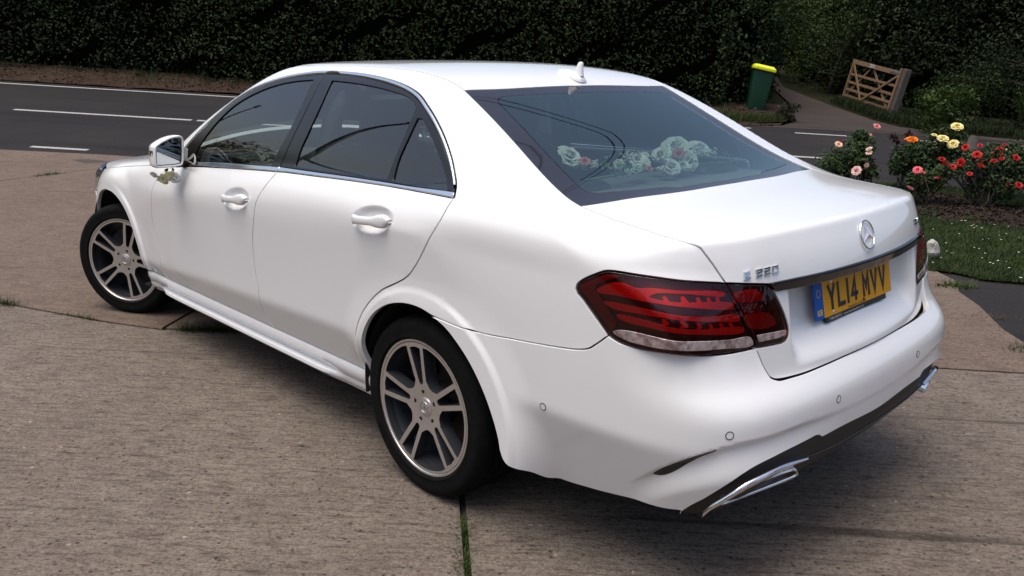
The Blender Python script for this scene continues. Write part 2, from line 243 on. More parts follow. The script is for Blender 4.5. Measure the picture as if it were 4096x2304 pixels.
def glass_mat(name,tint,ior=1.5,rough=0.0,gloss=(1,1,1)):
    m=bpy.data.materials.new(name);m.use_nodes=True;nt=m.node_tree;nt.nodes.clear()
    o=nt.nodes.new('ShaderNodeOutputMaterial');mx=nt.nodes.new('ShaderNodeMixShader')
    t=nt.nodes.new('ShaderNodeBsdfTransparent');t.inputs[0].default_value=(*tint,1)
    g=nt.nodes.new('ShaderNodeBsdfGlossy');g.inputs[0].default_value=(*gloss,1);g.inputs['Roughness'].default_value=rough
    f=nt.nodes.new('ShaderNodeFresnel');f.inputs[0].default_value=ior
    nt.links.new(f.outputs[0],mx.inputs[0]);nt.links.new(t.outputs[0],mx.inputs[1]);nt.links.new(g.outputs[0],mx.inputs[2]);nt.links.new(mx.outputs[0],o.inputs[0])
    return m
# ---------------- objects ----------------
def link(name,me,parent=None,m=None):
    o=bpy.data.objects.new(name,me);COL.objects.link(o)
    if parent: o.parent=parent
    if m is not None:
        for q in (m if isinstance(m,(list,tuple)) else [m]): me.materials.append(q)
    return o
def empty(name,loc=(0,0,0),rz=0,parent=None):
    o=bpy.data.objects.new(name,None);COL.objects.link(o);o.location=loc;o.rotation_euler=(0,0,rz);o.empty_display_size=.2
    if parent:o.parent=parent
    return o
def tag(o,label=None,cat=None,group=None,kind=None):
    if label:o['label']=label
    if cat:o['category']=cat
    if group:o['group']=group
    if kind:o['kind']=kind
    return o
def mesh(name,V,Fc,smooth=True):
    me=bpy.data.meshes.new(name);me.from_pydata([tuple(map(float,v)) for v in V],[],[tuple(int(i) for i in f) for f in Fc])
    if smooth: me.polygons.foreach_set('use_smooth',[True]*len(me.polygons))
    me.update();return me
def fast_mesh(name,V,quads=None,tris=None,smooth=True):
    V=np.asarray(V,np.float32);me=bpy.data.meshes.new(name);me.vertices.add(len(V));me.vertices.foreach_set('co',V.ravel())
    L=[];st=[];tot=[];n=0
    for A,k in ((quads,4),(tris,3)):
        if A is not None and len(A):
            A=np.asarray(A,np.int32);L.append(A.ravel());st.append(n+np.arange(len(A))*k);tot.append(np.full(len(A),k));n+=A.size
    L=np.concatenate(L);st=np.concatenate(st);me.loops.add(len(L));me.loops.foreach_set('vertex_index',L)
    me.polygons.add(len(st));me.polygons.foreach_set('loop_start',st.astype(np.int32));
    me.update(calc_edges=True)
    if smooth: me.polygons.foreach_set('use_smooth',np.ones(len(st),bool))
    me.validate();return me
class MB:
    def __init__(s): s.V=[];s.F=[]
    def add(s,V,F):
        n=len(s.V);s.V+=[tuple(v) for v in V];s.F+=[tuple(i+n for i in f) for f in F];return s
    def box(s,c,size,rot=None,bev=0.0):
        x,y,z=[q/2 for q in size];b=min(bev,x*.9,y*.9,z*.9)
        if b<=0:
            P=[(-x,-y,-z),(x,-y,-z),(x,y,-z),(-x,y,-z),(-x,-y,z),(x,-y,z),(x,y,z),(-x,y,z)];Fc=[(0,3,2,1),(4,5,6,7),(0,1,5,4),(1,2,6,5),(2,3,7,6),(3,0,4,7)]
        else:
            bm=bmesh.new();bmesh.ops.create_cube(bm,size=1.0)
            for v in bm.verts:v.co=Vector((v.co.x*2*x,v.co.y*2*y,v.co.z*2*z))
            bmesh.ops.bevel(bm,geom=bm.edges[:],offset=b,segments=3,affect='EDGES',profile=.5)
            bm.verts.index_update();P=[tuple(v.co) for v in bm.verts];Fc=[tuple(v.index for v in f.verts) for f in bm.faces];bm.free()
        M=rot if rot is not None else Matrix.Identity(3);c=Vector(c)
        return s.add([M@Vector(p)+c for p in P],Fc)
    def tube(s,pts,rad,n=8,cap=True):
        pts=[Vector(p) for p in pts];rad=rad if isinstance(rad,(list,tuple)) else [rad]*len(pts)
        T=[(pts[min(i+1,len(pts)-1)]-pts[max(i-1,0)]).normalized() for i in range(len(pts))]
        a=Vector((0,0,1)) if abs(T[0].z)<.9 else Vector((1,0,0));u=T[0].cross(a).normalized();V=[];Fc=[]
        for i,p in enumerate(pts):
            u=(u-T[i]*u.dot(T[i])).normalized();w=T[i].cross(u)
            for k in range(n):
                t=2*math.pi*k/n;V.append(p+(u*math.cos(t)+w*math.sin(t))*rad[i])
        for i in range(len(pts)-1):
            for k in range(n): Fc.append((i*n+k,i*n+(k+1)%n,(i+1)*n+(k+1)%n,(i+1)*n+k))
        if cap: Fc+= [tuple(range(n-1,-1,-1)),tuple(range((len(pts)-1)*n,len(pts)*n))]
        return s.add(V,Fc)
    def lathe(s,prof,n=48,M=None):          # profile (r, h) about +Y
        V=[];Fc=[];m=len(prof)
        for k in range(n):
            t=2*math.pi*k/n
            for r,h in prof: V.append(Vector((r*math.cos(t),h,r*math.sin(t))))
        for k in range(n):
            q=(k+1)%n
            for i in range(m-1): Fc.append((k*m+i,k*m+i+1,q*m+i+1,q*m+i))
        if M is not None: V=[M@v for v in V]
        return s.add(V,Fc)
    def prism(s,poly,o,ax,ay,depth,n=None,bev=0):     # polygon in plane (ax, ay) at o, extruded along -n
        o,ax,ay=Vector(o),Vector(ax),Vector(ay);nn=Vector(n) if n is not None else ax.cross(ay).normalized()
        area=sum(poly[i][0]*poly[(i+1)%len(poly)][1]-poly[(i+1)%len(poly)][0]*poly[i][1] for i in range(len(poly)))
        if area<0: poly=poly[::-1]
        k=len(poly);A=[o+ax*x+ay*y for x,y in poly];B=[p-nn*depth for p in A]
        return s.add(A+B,[tuple(range(k)),tuple(range(2*k-1,k-1,-1))]+[(i,i+k,(i+1)%k+k,(i+1)%k) for i in range(k)])
    def grid(s,G,closed=False,flip=False):      # G[i][j]
        a=len(G);b=len(G[0]);V=[v for row in G for v in row];Fc=[]
        for i in range(a-1):
            for j in range(b if closed else b-1):
                q=(i*b+j,i*b+(j+1)%b,(i+1)*b+(j+1)%b,(i+1)*b+j);Fc.append(q[::-1] if flip else q)
        return s.add(V,Fc)
    def build(s,name,m,parent=None,smooth=True,auto=None):
        me=mesh(name,s.V,s.F,smooth);o=link(name,me,parent,m)
        if auto is not None:
            try: me.set_sharp_from_angle(angle=math.radians(auto))
            except Exception: pass
        return o
def catmull(P,step,closed=False):
    P=np.array(P,float);n=len(P)
    if n==2:
        k=max(1,int(np.ceil(np.linalg.norm(P[1]-P[0])/step)));t=np.linspace(0,1,k+1)[:,None];return P[0]*(1-t)+P[1]*t
    Q=[]
    rng=range(n if closed else n-1)
    for i in rng:
        if closed: p0,p1,p2,p3=P[i-1],P[i],P[(i+1)%n],P[(i+2)%n]
        else:
            p1,p2=P[i],P[i+1];p0=P[i-1] if i>0 else 2*p1-p2;p3=P[i+2] if i+2<n else 2*p2-p1
        d01,d12,d23=[max(np.linalg.norm(a-b),1e-6)**.5 for a,b in ((p1,p0),(p2,p1),(p3,p2))]
        m1=(p2-p1)+d12*((p1-p0)/d01-(p2-p0)/(d01+d12));m2=(p2-p1)+d12*((p3-p2)/d23-(p3-p1)/(d12+d23))
        k=max(1,int(np.ceil(np.linalg.norm(p2-p1)/step)));t=(np.arange(k)/k)[:,None]
        Q.append((2*t**3-3*t**2+1)*p1+(t**3-2*t**2+t)*m1+(-2*t**3+3*t**2)*p2+(t**3-t**2)*m2)
    if not closed: Q.append(P[-1:])
    return np.concatenate(Q)
def path(step,*segs):
    """join segments (each smooth inside, corners where they meet) into one open or closed polyline"""
    out=[]
    for s in segs:
        q=catmull(s,step)
        if out and np.linalg.norm(out[-1]-q[0])<.004: q=q[1:]
        out+=list(q)
    if np.linalg.norm(out[0]-out[-1])<.004: out=out[:-1]
    return np.array(out)
# ---------------- curved panels cut from the master body ----------------
UR,UF=-.35,2.6;ZC0=.75
def cap_fwd(X):
    x,y,z=X.T;u=x.copy();th=np.arctan2(z-ZC0,np.maximum(y,1e-6))
    b=x<UR
    if b.any():
        az=np.arctan2(y[b],x[b]-UR);az=np.where(az<0,az+2*np.pi,az);u[b]=UR-(az-np.pi/2)/(np.pi/2)*.9
        th[b]=np.arctan2(z[b]-ZC0,np.hypot(x[b]-UR,y[b]))
    b=x>UF
    if b.any():
        az=np.arctan2(y[b],x[b]-UF);u[b]=UF+(np.pi/2-az)/(np.pi/2)*.9
        th[b]=np.arctan2(z[b]-ZC0,np.hypot(x[b]-UF,y[b]))
    return np.stack([u,th],1)
def cap_inv(Q):
    u,th=Q.T;az=np.where(u<UR,np.pi/2+(UR-u)/.9*np.pi/2,np.where(u>UF,np.pi/2-(u-UF)/.9*np.pi/2,np.pi/2))
    O=np.stack([np.clip(u,UR,UF),0*u,0*u+ZC0],1);c=np.cos(th)
    return O,np.stack([np.cos(az)*c,np.sin(az)*c,np.sin(th)],1)
def top_fwd(X): return X[:,:2].copy()
def top_inv(Q): return np.stack([Q[:,0],Q[:,1],0*Q[:,0]+.6],1),np.tile([0,0,1.],(len(Q),1))
def tail_fwd(X):
    x,y,z=X.T;az=np.arctan2(y,x+.02);az=np.where(az<0,az+2*np.pi,az)
    return np.stack([az,np.arctan2(z-.6,np.hypot(x+.02,y))],1)
def tail_inv(Q):
    az,th=Q.T;c=np.cos(th);return np.tile([-.02,0,.6],(len(Q),1)),np.stack([np.cos(az)*c,np.sin(az)*c,np.sin(th)],1)
DOM={'tail':(tail_fwd,tail_inv,(1.05,1.05)),'cap':(cap_fwd,cap_inv,(1.25,.9)),'top':(top_fwd,top_inv,(1,1))}
def root(Fn,O,D,tmax=1.9):
    a=np.zeros(len(O));b=np.full(len(O),tmax)
    for _ in range(24):
        m=(a+b)/2;X=O+D*m[:,None];f=Fn(X[:,0],X[:,1],X[:,2])>0;b=np.where(f,m,b);a=np.where(f,a,m)
    return O+D*((a+b)/2)[:,None]
def snap(Fn,X,it=6):
    X=X.copy();h=2e-4
    for _ in range(it):
        g=np.stack([(Fn(*(X+e*h).T)-Fn(*(X-e*h).T))/(2*h) for e in np.eye(3)],1);f=Fn(*X.T)
        X-=g*(f/np.maximum((g*g).sum(1),1e-6))[:,None]
    return X
def inpoly(P,loops):
    r=np.zeros(len(P),bool)
    for L in loops:
        A=L;B=np.roll(L,-1,0)
        for (x0,y0),(x1,y1) in zip(A,B):
            if y0==y1: continue
            c=((P[:,1]>=min(y0,y1))&(P[:,1]<max(y0,y1)))
            r^=c&(P[:,0]<x0+(P[:,1]-y0)*(x1-x0)/(y1-y0))
    return r
def panel_data(loops,Fn,h=.018,dom='cap',gap=.0023,flange=.018,off=0.,roll=.0014,refine=()):
    fwd,inv,sc=DOM[dom];sc=np.array(sc)
    L3=[]
    for li,X in enumerate(loops):
        X=snap(Fn,np.array(X,float));q=fwd(X)*sc
        ar=np.sum(q[:,0]*np.roll(q[:,1],-1)-np.roll(q[:,0],-1)*q[:,1])
        if (ar<0)==(li==0): X=X[::-1]           # outer CCW, holes CW in the domain
        if gap:
            n=grad(Fn,X);t=np.roll(X,-1,0)-np.roll(X,1,0);t/=np.maximum(np.linalg.norm(t,axis=1,keepdims=True),1e-9)
            e=np.cross(n,t);e/=np.maximum(np.linalg.norm(e,axis=1,keepdims=True),1e-9)
            q0=fwd(X)*sc;q1=fwd(X+e*.004)*sc;dq=q1-q0;tq=np.roll(q0,-1,0)-np.roll(q0,1,0)
            s=np.sign(np.sum(tq[:,0]*dq[:,1]-tq[:,1]*dq[:,0]));X=snap(Fn,X+e*s*(gap+(roll if flange and gap>0 else 0)),3)
        L3.append(X)
    L2=[fwd(X)*sc for X in L3]
    allb=np.concatenate(L2);lo=allb.min(0);hi=allb.max(0);dy=h*.866
    rows=np.arange(lo[1]+dy*.5,hi[1],dy);pts=[]
    for k,yv in enumerate(rows):
        xs=np.arange(lo[0]+(h/2 if k%2 else 0),hi[0],h);pts.append(np.stack([xs,0*xs+yv],1))
    G=np.concatenate(pts) if pts else np.zeros((0,2))
    for pc,rad,hf in refine:                    # finer grid round a detail
        qc=(fwd(np.array([pc],float))*sc)[0];G=G[np.hypot(*(G-qc).T)>rad];k=int(rad/hf)+1
        gg=np.array([(i+(.5 if j%2 else 0),j*.866) for i in range(-k,k+1) for j in range(-k,k+1)])*hf;G=np.concatenate([G,qc+gg[np.hypot(*gg.T)<rad-hf*.5]])
    G=G[inpoly(G,L2)]
    keep=np.ones(len(G),bool)                   # stay clear of the outline
    for i in range(0,len(G),4000):
        dd=np.full(len(G[i:i+4000]),9.)
        for L in L2:
            A=L;B=np.roll(L,-1,0);ab=B-A;l2=np.maximum((ab*ab).sum(1),1e-12)
            for j in range(0,len(A),64):
                ap=G[i:i+4000,None,:]-A[None,j:j+64];t=np.clip((ap*ab[None,j:j+64]).sum(2)/l2[None,j:j+64],0,1)
                v=ap-t[...,None]*ab[None,j:j+64];dd=np.minimum(dd,np.sqrt((v*v).sum(2)).min(1))
        keep[i:i+4000]=dd>h*.42
    G=G[keep]
    P=np.concatenate(L2+[G]);edges=[];n0=0
    for L in L2:
        k=len(L);edges+=[(n0+i,n0+(i+1)%k) for i in range(k)];n0+=k
    vo,eo,fo,ov,oe,of=delaunay_2d_cdt([Vector(p) for p in P],edges,[],0,1e-7)
    vo=np.array([tuple(v) for v in vo]);T=np.array([f for f in fo if len(f)==3])
    c=vo[T].mean(1);T=T[inpoly(c,L2)]
    O,D=inv(vo/sc);X=root(Fn,O,D)
    B3=np.concatenate(L3);src=[-1]*len(vo)
    for i,lst in enumerate(ov):
        for q in lst:
            if q<n0 and src[i]<0: src[i]=q
    src=np.array(src);bm_=src>=0;X[bm_]=B3[src[bm_]]
    # keep only used verts, fix winding towards the outside
    N=grad(Fn,X);a,b,cc=X[T[:,0]],X[T[:,1]],X[T[:,2]]
    fl=(np.cross(b-a,cc-a)*N[T].mean(1)).sum(1)<0;T[fl]=T[fl][:,::-1]
    used=np.unique(T);mp=-np.ones(len(X),int);mp[used]=np.arange(len(used));T=mp[T]
    inv_src={s:mp[i] for i,s in enumerate(src) if s>=0 and mp[i]>=0}
    X=X[used]+N[used]*off;N=N[used]
    Q=[]
    if flange:
        n0=0
        for L in L3:
            k=len(L);idx=[inv_src.get(n0+i,-1) for i in range(k)];idx=[i for i in idx if i>=0];n0+=k;k=len(idx)
            if k<3: continue
            b=X[idx];n=N[idx];t=np.roll(b,-1,0)-np.roll(b,1,0);t/=np.maximum(np.linalg.norm(t,axis=1,keepdims=True),1e-9)
            e=np.cross(t,n);e/=np.maximum(np.linalg.norm(e,axis=1,keepdims=True),1e-9)
            q0=fwd(b-n*off)*sc;q1=fwd(b-n*off+e*.004)*sc;dq=q1-q0;tq=np.roll(q0,-1,0)-np.roll(q0,1,0)
            if np.sum(tq[:,0]*dq[:,1]-tq[:,1]*dq[:,0])>0: e=-e       # outward (material lies left of the loop)
            rings=[(b,n),(b+e*roll*.7-n*roll*.3,(n+e)*.7071),(b+e*roll-n*roll,e),(b+e*roll*.6-n*flange,e)]
            base=np.array(idx)
            for R,Nn in rings[1:]:
                s=len(X);X=np.concatenate([X,R]);N=np.concatenate([N,Nn]);cur=np.arange(s,s+k)
                Q+=[(base[i],base[(i+1)%k],cur[(i+1)%k],cur[i]) for i in range(k)];base=cur
        Q=np.array(Q)
        if len(Q):
            a,b_,c_=X[Q[:,0]],X[Q[:,1]],X[Q[:,2]];fl=(np.cross(b_-a,c_-a)*N[Q].mean(1)).sum(1)<0;Q[fl]=Q[fl][:,::-1]
    return X,N,T,Q
def panel_obj(name,data,m,parent,flip=False):
    X,N,T,Q=data
    if flip: X=X*[1,-1,1];N=N*[1,-1,1];T=T[:,::-1];Q=Q[:,::-1] if len(Q) else Q
    me=mesh(name,X,list(map(tuple,T))+list(map(tuple,Q)))
    N=N/np.maximum(np.linalg.norm(N,axis=1,keepdims=True),1e-9)
    if len(N)==len(me.vertices): me.normals_split_custom_set_from_vertices([tuple(n) for n in N])
    return link(name,me,parent,m)
def panel(name,loops,m,parent,Fn=None,both=False,parents=None,**k):
    d=panel_data(loops,Fn or F,**k);o=panel_obj(name,d,m,parent)
    if both: return o,panel_obj(name,d,m,parents if parents is not None else parent,True)
    return o
# ---------------- car materials ----------------
PAINT=mat('white_car_paint',(.78,.785,.79),rough=.34,coat=1.0,coat_rough=.035,spec=.45,bump=(900,.015,.0005))
GBLK=mat('gloss_black_trim',(.005,.005,.006),rough=.16,spec=.5)
MBLK=mat('matt_black_plastic',(.018,.017,.017),rough=.55,bump=(600,.1,.001))
DARK=mat('dark_void',(.004,.004,.004),rough=.9)
RUBBER=mat('tyre_rubber',(.004,.004,.004),rough=.85,spec=.12,noise=(30,(.009,.0085,.008),.4,.8),bump=(250,.15,.001))
SEAL=mat('rubber_seal',(.01,.01,.01),rough=.5)
CHROME=mat('chrome',(.8,.8,.82),rough=.07,metal=1.)
SATIN=mat('satin_aluminium',(.74,.76,.79),rough=.22,metal=1.)
ALLOY=mat('machined_alloy',(.66,.64,.62),rough=.34,metal=.85,noise=(60,(.58,.555,.535),.35,.75))
GREYM=mat('grey_alloy_paint',(.042,.046,.054),rough=.4,metal=.4,coat=.25)
DISC=mat('brake_iron',(.035,.032,.030),rough=.55,metal=.6)
GLASS=glass_mat('tinted_side_glass',(.46,.58,.55),1.8)
RGLASS=glass_mat('rear_window_glass',(.74,.90,.85),2.1,gloss=(.86,1,.97))
WGLASS=glass_mat('windscreen_glass',(.70,.80,.77),1.7)
LENS=glass_mat('red_lamp_lens',(.85,.42,.42),1.42)
CLENS=glass_mat('clear_lamp_lens',(.92,.86,.86),1.45)
RED=mat('red_lamp_guide',(.82,.012,.010),rough=.25,spec=.7)
RED2=mat('dim_red_reflector',(.16,.004,.008),rough=.35)
LBLK=mat('lamp_bezel_black',(.040,.003,.006),rough=.25)
LSIL=mat('lamp_silver',(.46,.38,.38),rough=.28,metal=.35,noise=(45,(.20,.13,.13),.42,.60))
LEATH=mat('black_leather',(.040,.041,.042),rough=.5,bump=(120,.1,.002))
GREYF=mat('grey_trim_cloth',(.17,.18,.18),rough=.8)
MIRR=mat('mirror_glass',(.55,.58,.6),rough=.01,metal=1.)
YEL=mat('plate_yellow',(.72,.335,.004),rough=.5,spec=.25)
BLU=mat('plate_blue',(.010,.085,.40),rough=.5,spec=.25)
INK=mat('plate_ink',(.012,.010,.010),rough=.5)
WINK=mat('pale_print',(.55,.55,.55),rough=.5)
HLAMP=mat('headlamp_dark',(.03,.03,.035),rough=.1,coat=1.)
AMBER=mat('smoked_indicator',(.10,.08,.085),rough=.15,coat=1.)

car=empty('parked_car',(0,0,0))
tag(car,'white four door saloon car parked on the ribbed concrete drive, front wheels turned','car')
H=.018
def c(n): return CURVES[n]
def mir(P): return np.array(P)*[1,-1,1]
def sidept(x,z): return [x,float(W(np.array(x),np.array(z))),z]
# arches and sill in (x, z)
ARCH_R=[(.306,.336),(.318,.40),(.310,.47),(.285,.535),(.232,.605),(.150,.660),(.055,.690),(-.035,.695),(-.105,.684),(-.174,.658),(-.240,.613),(-.292,.565),(-.343,.500),(-.384,.428),(-.412,.36),(-.420,.325)]
ARCH_F=[(3.225,.33),(3.205,.48),(3.13,.605),(3.03,.685),(2.93,.718),(2.835,.723),(2.745,.712),(2.66,.680),(2.585,.625),(2.53,.555),(2.49,.470),(2.472,.40),(2.465,.337)]
arR=[sidept(x,z) for x,z in ARCH_R];arF=[sidept(x,z) for x,z in ARCH_F]
SILLZ=.336
def sill(x0,x1,n=14): return [sidept(x0+(x1-x0)*i/n,SILLZ) for i in range(n+1)]
fdF=[p for p in c('fd_front')][:-1];fdF.append([2.172,.8875,SILLZ]);fdF[0]=[1.972,.868,.948]
bL=c('b_low')[1:];bM=c('b_mid');bB=c('b_bot')[:-1]+[sidept(1.066,SILLZ)]
belt=[fdF[0]]+c('belt')[1:-1]+[[.958,.865,1.030]];belt2=[[.958,.865,1.030]]+c('belt2')
bL=[[.958,.865,1.030]]+bL[1:]
rdR=c('rd_rear')[:9]+[sidept(.362,.48),sidept(.366,.40),sidept(.372,SILLZ)]
# ---- front wing, doors ----
bg=[[1.972,.868,.948],[2.05,.862,.945],[2.2,.855,.929]]+c('bonnet_gap')
WING=path(H,fdF,sill(2.172,2.465,5),arF[::-1],[arF[0],[3.24,.86,.45],[3.235,.868,.60],[3.20,.862,.70]],[[3.20,.862,.70],[3.12,.858,.765],[3.078,.8286,.8181]],bg[::-1])
panel('front_wing',[WING],PAINT,car,both=True,h=H,refine=[((AF[0]+.44*math.cos(t),.90,AF[1]+.44*math.sin(t)),.075,.0075) for t in np.linspace(math.radians(20),math.radians(165),9)])
fdoor,fdoor_r=panel('front_door',[path(H,fdF[::-1],belt,bL,bM,bB,sill(1.066,2.172))],PAINT,car,both=True,h=.013,refine=[((1.236,.915,.889),.175,.0048)])
rdoor,rdoor_r=panel('rear_door',[path(H,belt2,rdR,sill(.372,1.066),bB[::-1],bM[::-1],bL[::-1])],PAINT,car,both=True,h=.013,refine=[((.222,.915,.949),.175,.0048)])
# ---- body side: A pillar, cant rail, C pillar, rear quarter ----
APf=[[2.03,.775,1.045],[1.94,.765,1.085],[1.75,.728,1.19],[1.55,.675,1.305],[1.40,.627,1.378],[1.28,.592,1.418],[1.10,.580,1.44]]
ditch=[[1.10,.580,1.44],[.9,.578,1.45]]+c('ditch')[3:]
ditch=[[x,.5775 if x>.2 else .578,z] for x,y,z in ditch]
rwl=[[.1346,.5785,1.3775],[-.0409,.604,1.2933],[-.1992,.632,1.2126],[-.3449,.663,1.1405],[-.4303,.682,1.1048],[-.4797,.692,1.0878],[-.5275,.697,1.075]]
bside=[[-.5275,.697,1.075]]+c('boot_side')[1:];bcor=c('boot_corner')[:-1]
lot=c('lo_top');lor=c('lo_right');lob=c('lo_bot')
rail=[[1.93,.862,.975]]+c('rail')[1:]+c('rail2')[:-1]+[[-.150,.862,1.068]]
qg=c('q_gap')
gapStart=arR[8]
SIDE=path(H,rail[::-1],[[1.93,.862,.975],[2.03,.82,.99],[2.06,.79,1.02],[2.03,.775,1.045]],APf,ditch,rwl,bside,bcor+[lot[-1]],lot[::-1],lob[::-1][:5],[lob[6]]+qg[::-1][1:-1]+[gapStart],arR[:9][::-1],[arR[0],sidept(.372,SILLZ)],rdR[::-1])
ARCHR=[((AR[0]+.425*math.cos(t),.91,AR[1]+.425*math.sin(t)),.075,.0065) for t in np.linspace(math.radians(5),math.radians(150),9)]
panel('side_panel',[SIDE],PAINT,car,both=True,h=H,refine=ARCHR)
# ---- roof, bonnet, windscreen ----
def half(P): return list(P)+[list(q) for q in mir(P)[::-1]]
rt=[[.1346,.5785,1.3775]]+c('rw_top')[1:]
rt=[[x,y,z] for x,y,z in rt];rtc=rt+[[.1085,0,1.388]]
wst=[[1.10,.580,1.44],[1.26,.56,1.43],[1.36,.40,1.437],[1.405,.2,1.44],[1.42,0,1.44]]
rf=path(H,ditch[::-1],wst)
ROOFP=np.concatenate([rf,mir(rf)[::-1][1:],path(H,mir(rtc)[:],)[1:],path(H,rtc[::-1])[1:-1]])
panel('roof_panel',[ROOFP],PAINT,car,h=.03,dom='top')
bgl=[[2.08,.80,.985],[2.2,.845,.932]]+c('bonnet_gap')
bo=path(H,[[2.16,0,1.0],[2.13,.45,1.0],[2.08,.80,.985]],bgl,[c('bonnet_gap')[-1],[3.30,.70,.80],[3.50,.45,.78],[3.58,0,.78]])
panel('bonnet',[np.concatenate([bo,mir(bo)[::-1][1:-1]])],PAINT,car,h=.04,dom='top')
wb=[[2.03,.772,1.05],[2.10,.45,1.02],[2.12,0,1.02]]
wsl=path(H,wst[::-1],[[1.10,.580,1.44],[1.28,.588,1.418],[1.40,.62,1.378],[1.55,.668,1.305],[1.75,.72,1.19],[1.94,.757,1.085],[2.02,.767,1.05]],wb)
panel('windscreen',[np.concatenate([wsl,mir(wsl)[::-1][1:-1]])],WGLASS,car,h=.05,dom='top',flange=0)
# ---- rear window: glass with black printed border ----
rwb=[[-.5275,.697,1.075]]+c('rw_bot')[1:]+[[-.603,.12,1.089],[-.605,0,1.089]]
ro=path(H,rtc[::-1],rwl,rwb);RWO=np.concatenate([ro,mir(ro)[::-1][1:-1]])
ri=path(H,[[.062,0,1.365],[.068,.30,1.36],[.076,.43,1.352]],[[.076,.43,1.352],[.07,.475,1.35],[.045,.50,1.335]],[[.045,.50,1.335],[-.15,.535,1.232],[-.35,.575,1.14],[-.43,.595,1.105]],[[-.43,.595,1.105],[-.465,.592,1.095],[-.48,.56,1.09]],[[-.48,.56,1.09],[-.515,.42,1.094],[-.535,.295,1.095]],[[-.535,.295,1.095],[-.548,.275,1.092],[-.556,.25,1.09]],[[-.556,.25,1.09],[-.566,0,1.092]])
RWI=np.concatenate([ri,mir(ri)[::-1][1:-1]])
BORD=mat('black_glass_print',(.012,.010,.014),rough=.03,spec=.9)
rw=panel('rear_window',[RWI],RGLASS,car,h=.035,dom='top',gap=0,flange=0,off=-.003)
panel('window_border',[RWO,RWI],BORD,rw,h=.03,dom='top',gap=.0015,flange=.01,off=-.003)
# ---- boot lid ----
lit=c('li_top');lir=c('li_right');lib=c('li_bot')
low=c('boot_low');low2=c('boot_low2')
hb=path(.014,rwb[::-1],bside,bcor+[lit[0]],lit,lir,lib,[lib[-1]]+low[1:],low2+[[-1.1425,0,.6535]])
BOOT=np.concatenate([hb,mir(hb)[::-1][1:-1]])
boot=panel('boot_lid',[BOOT],PAINT,car,Fn=F2,h=.0125,refine=[((-1.08,sy,zz),.075,.0045) for sy in (.40,-.40) for zz in (.69,.76,.83)])
# black handle strip
st=c('strip_top');sb=c('strip_bot')
zt,zb=.9125,.8885
sh=path(.012,[[-1.098,0,zt+.001],[-1.08,.2605,zt],[-1.06,.3951,zt],[-1.0395,.497,.911]],[[-1.0395,.497,.911],[-1.047,.481,zb+.001]],[[-1.047,.481,zb+.001],[-1.065,.398,zb],[-1.085,.2643,zb],[-1.10,0,zb]])
SB_=mat('gloss_black_strip',(.003,.003,.004),rough=.06,spec=.5)
X_,N_,T_,Q_=panel_data([np.concatenate([sh,mir(sh)[::-1][1:-1]])],F,h=.012,off=.006,flange=.022,gap=0,roll=.002)
k_=np.clip((X_[:,2]-zb)/(zt-zb),-.1,1.1);X_=X_+N_*[1,1,0]*(.013*k_)[:,None]*(np.arange(len(X_))<X_.shape[0])[:,None]
N_=N_+np.array([0,0,-.62])*(np.abs(N_[:,2:3])<.9);panel_obj('boot_handle_strip',(X_,N_,T_,Q_),SB_,car)
# ---- rear bumper ----
bg2=c('bump_gap');bl=c('bump_low');FS=c('bump_bot');wl=c('white_low');wl2=c('white_low2');wl3=c('white_low3')
bfr=[[p[0],p[1],p[2]] for p in arR[8:]]
bl=[[p[0]+.004,p[1],p[2]+.008] for p in bl];lobr=lob[0:7]                                    # lamp underside from the boot gap to the front tip
hbump=path(.014,[lob[6]]+lob[0:6][::-1],[lob[0]]+bl[1:]+[[-1.1385,0,.6535]])
botc=[arR[-1]]+c('bump_bot2')[1:-1]+[[-.9853,.7587,.3005]]
hlow=path(.014,[[-1.1815,0,.4464]]+wl3[::-1],wl3[:1]+wl2[:1][::-1]+[wl[-1]],wl[::-1],botc[::-1],bfr[::-1],[bfr[0]]+bg2[1:-1]+[lob[6]])

up=np.concatenate([hbump,mir(hbump)[::-1][1:]])       # left lamp tip -> centre -> right lamp tip
dn=np.concatenate([hlow[:-1],])                         # centre bottom -> left
BUMP=np.concatenate([up,mir(hlow)[::-1][1:],hlow[1:-1]])
SL=catmull(c('slit')[:6],.01);SL2=catmull(c('slit')[5:]+[c('slit')[0]],.01)
slit=np.concatenate([SL,SL2[1:-1]])
GRV=Spl([(0,.512),(19.8,.522),(28,.531),(36.9,.531),(44.1,.513),(47.8,.480),(50.9,.436),(52.3,.410),(56,.34),(62,.26)])
def FBX(x,y,z):
    az=np.degrees(np.arctan2(np.abs(y),-(x+.3)));f=FB(x,y,z);d=z-GRV(np.clip(az,0,62))
    g=(.011*sm(.006,-.016,d)-.024*sm(-.016,-.115,d))*(1-sm(49,57,az))*(.12+.88*sm(12,40,az))
    return f+g
bump=panel('rear_bumper',[BUMP],PAINT,car,Fn=FBX,h=.0085,dom='tail')
bd=panel_data([slit],FBX,h=.012,gap=0,flange=.006,off=.0022,roll=.002,dom='tail')
for sg in (False,True): panel_obj('bumper_slot',bd,MBLK,bump,sg)
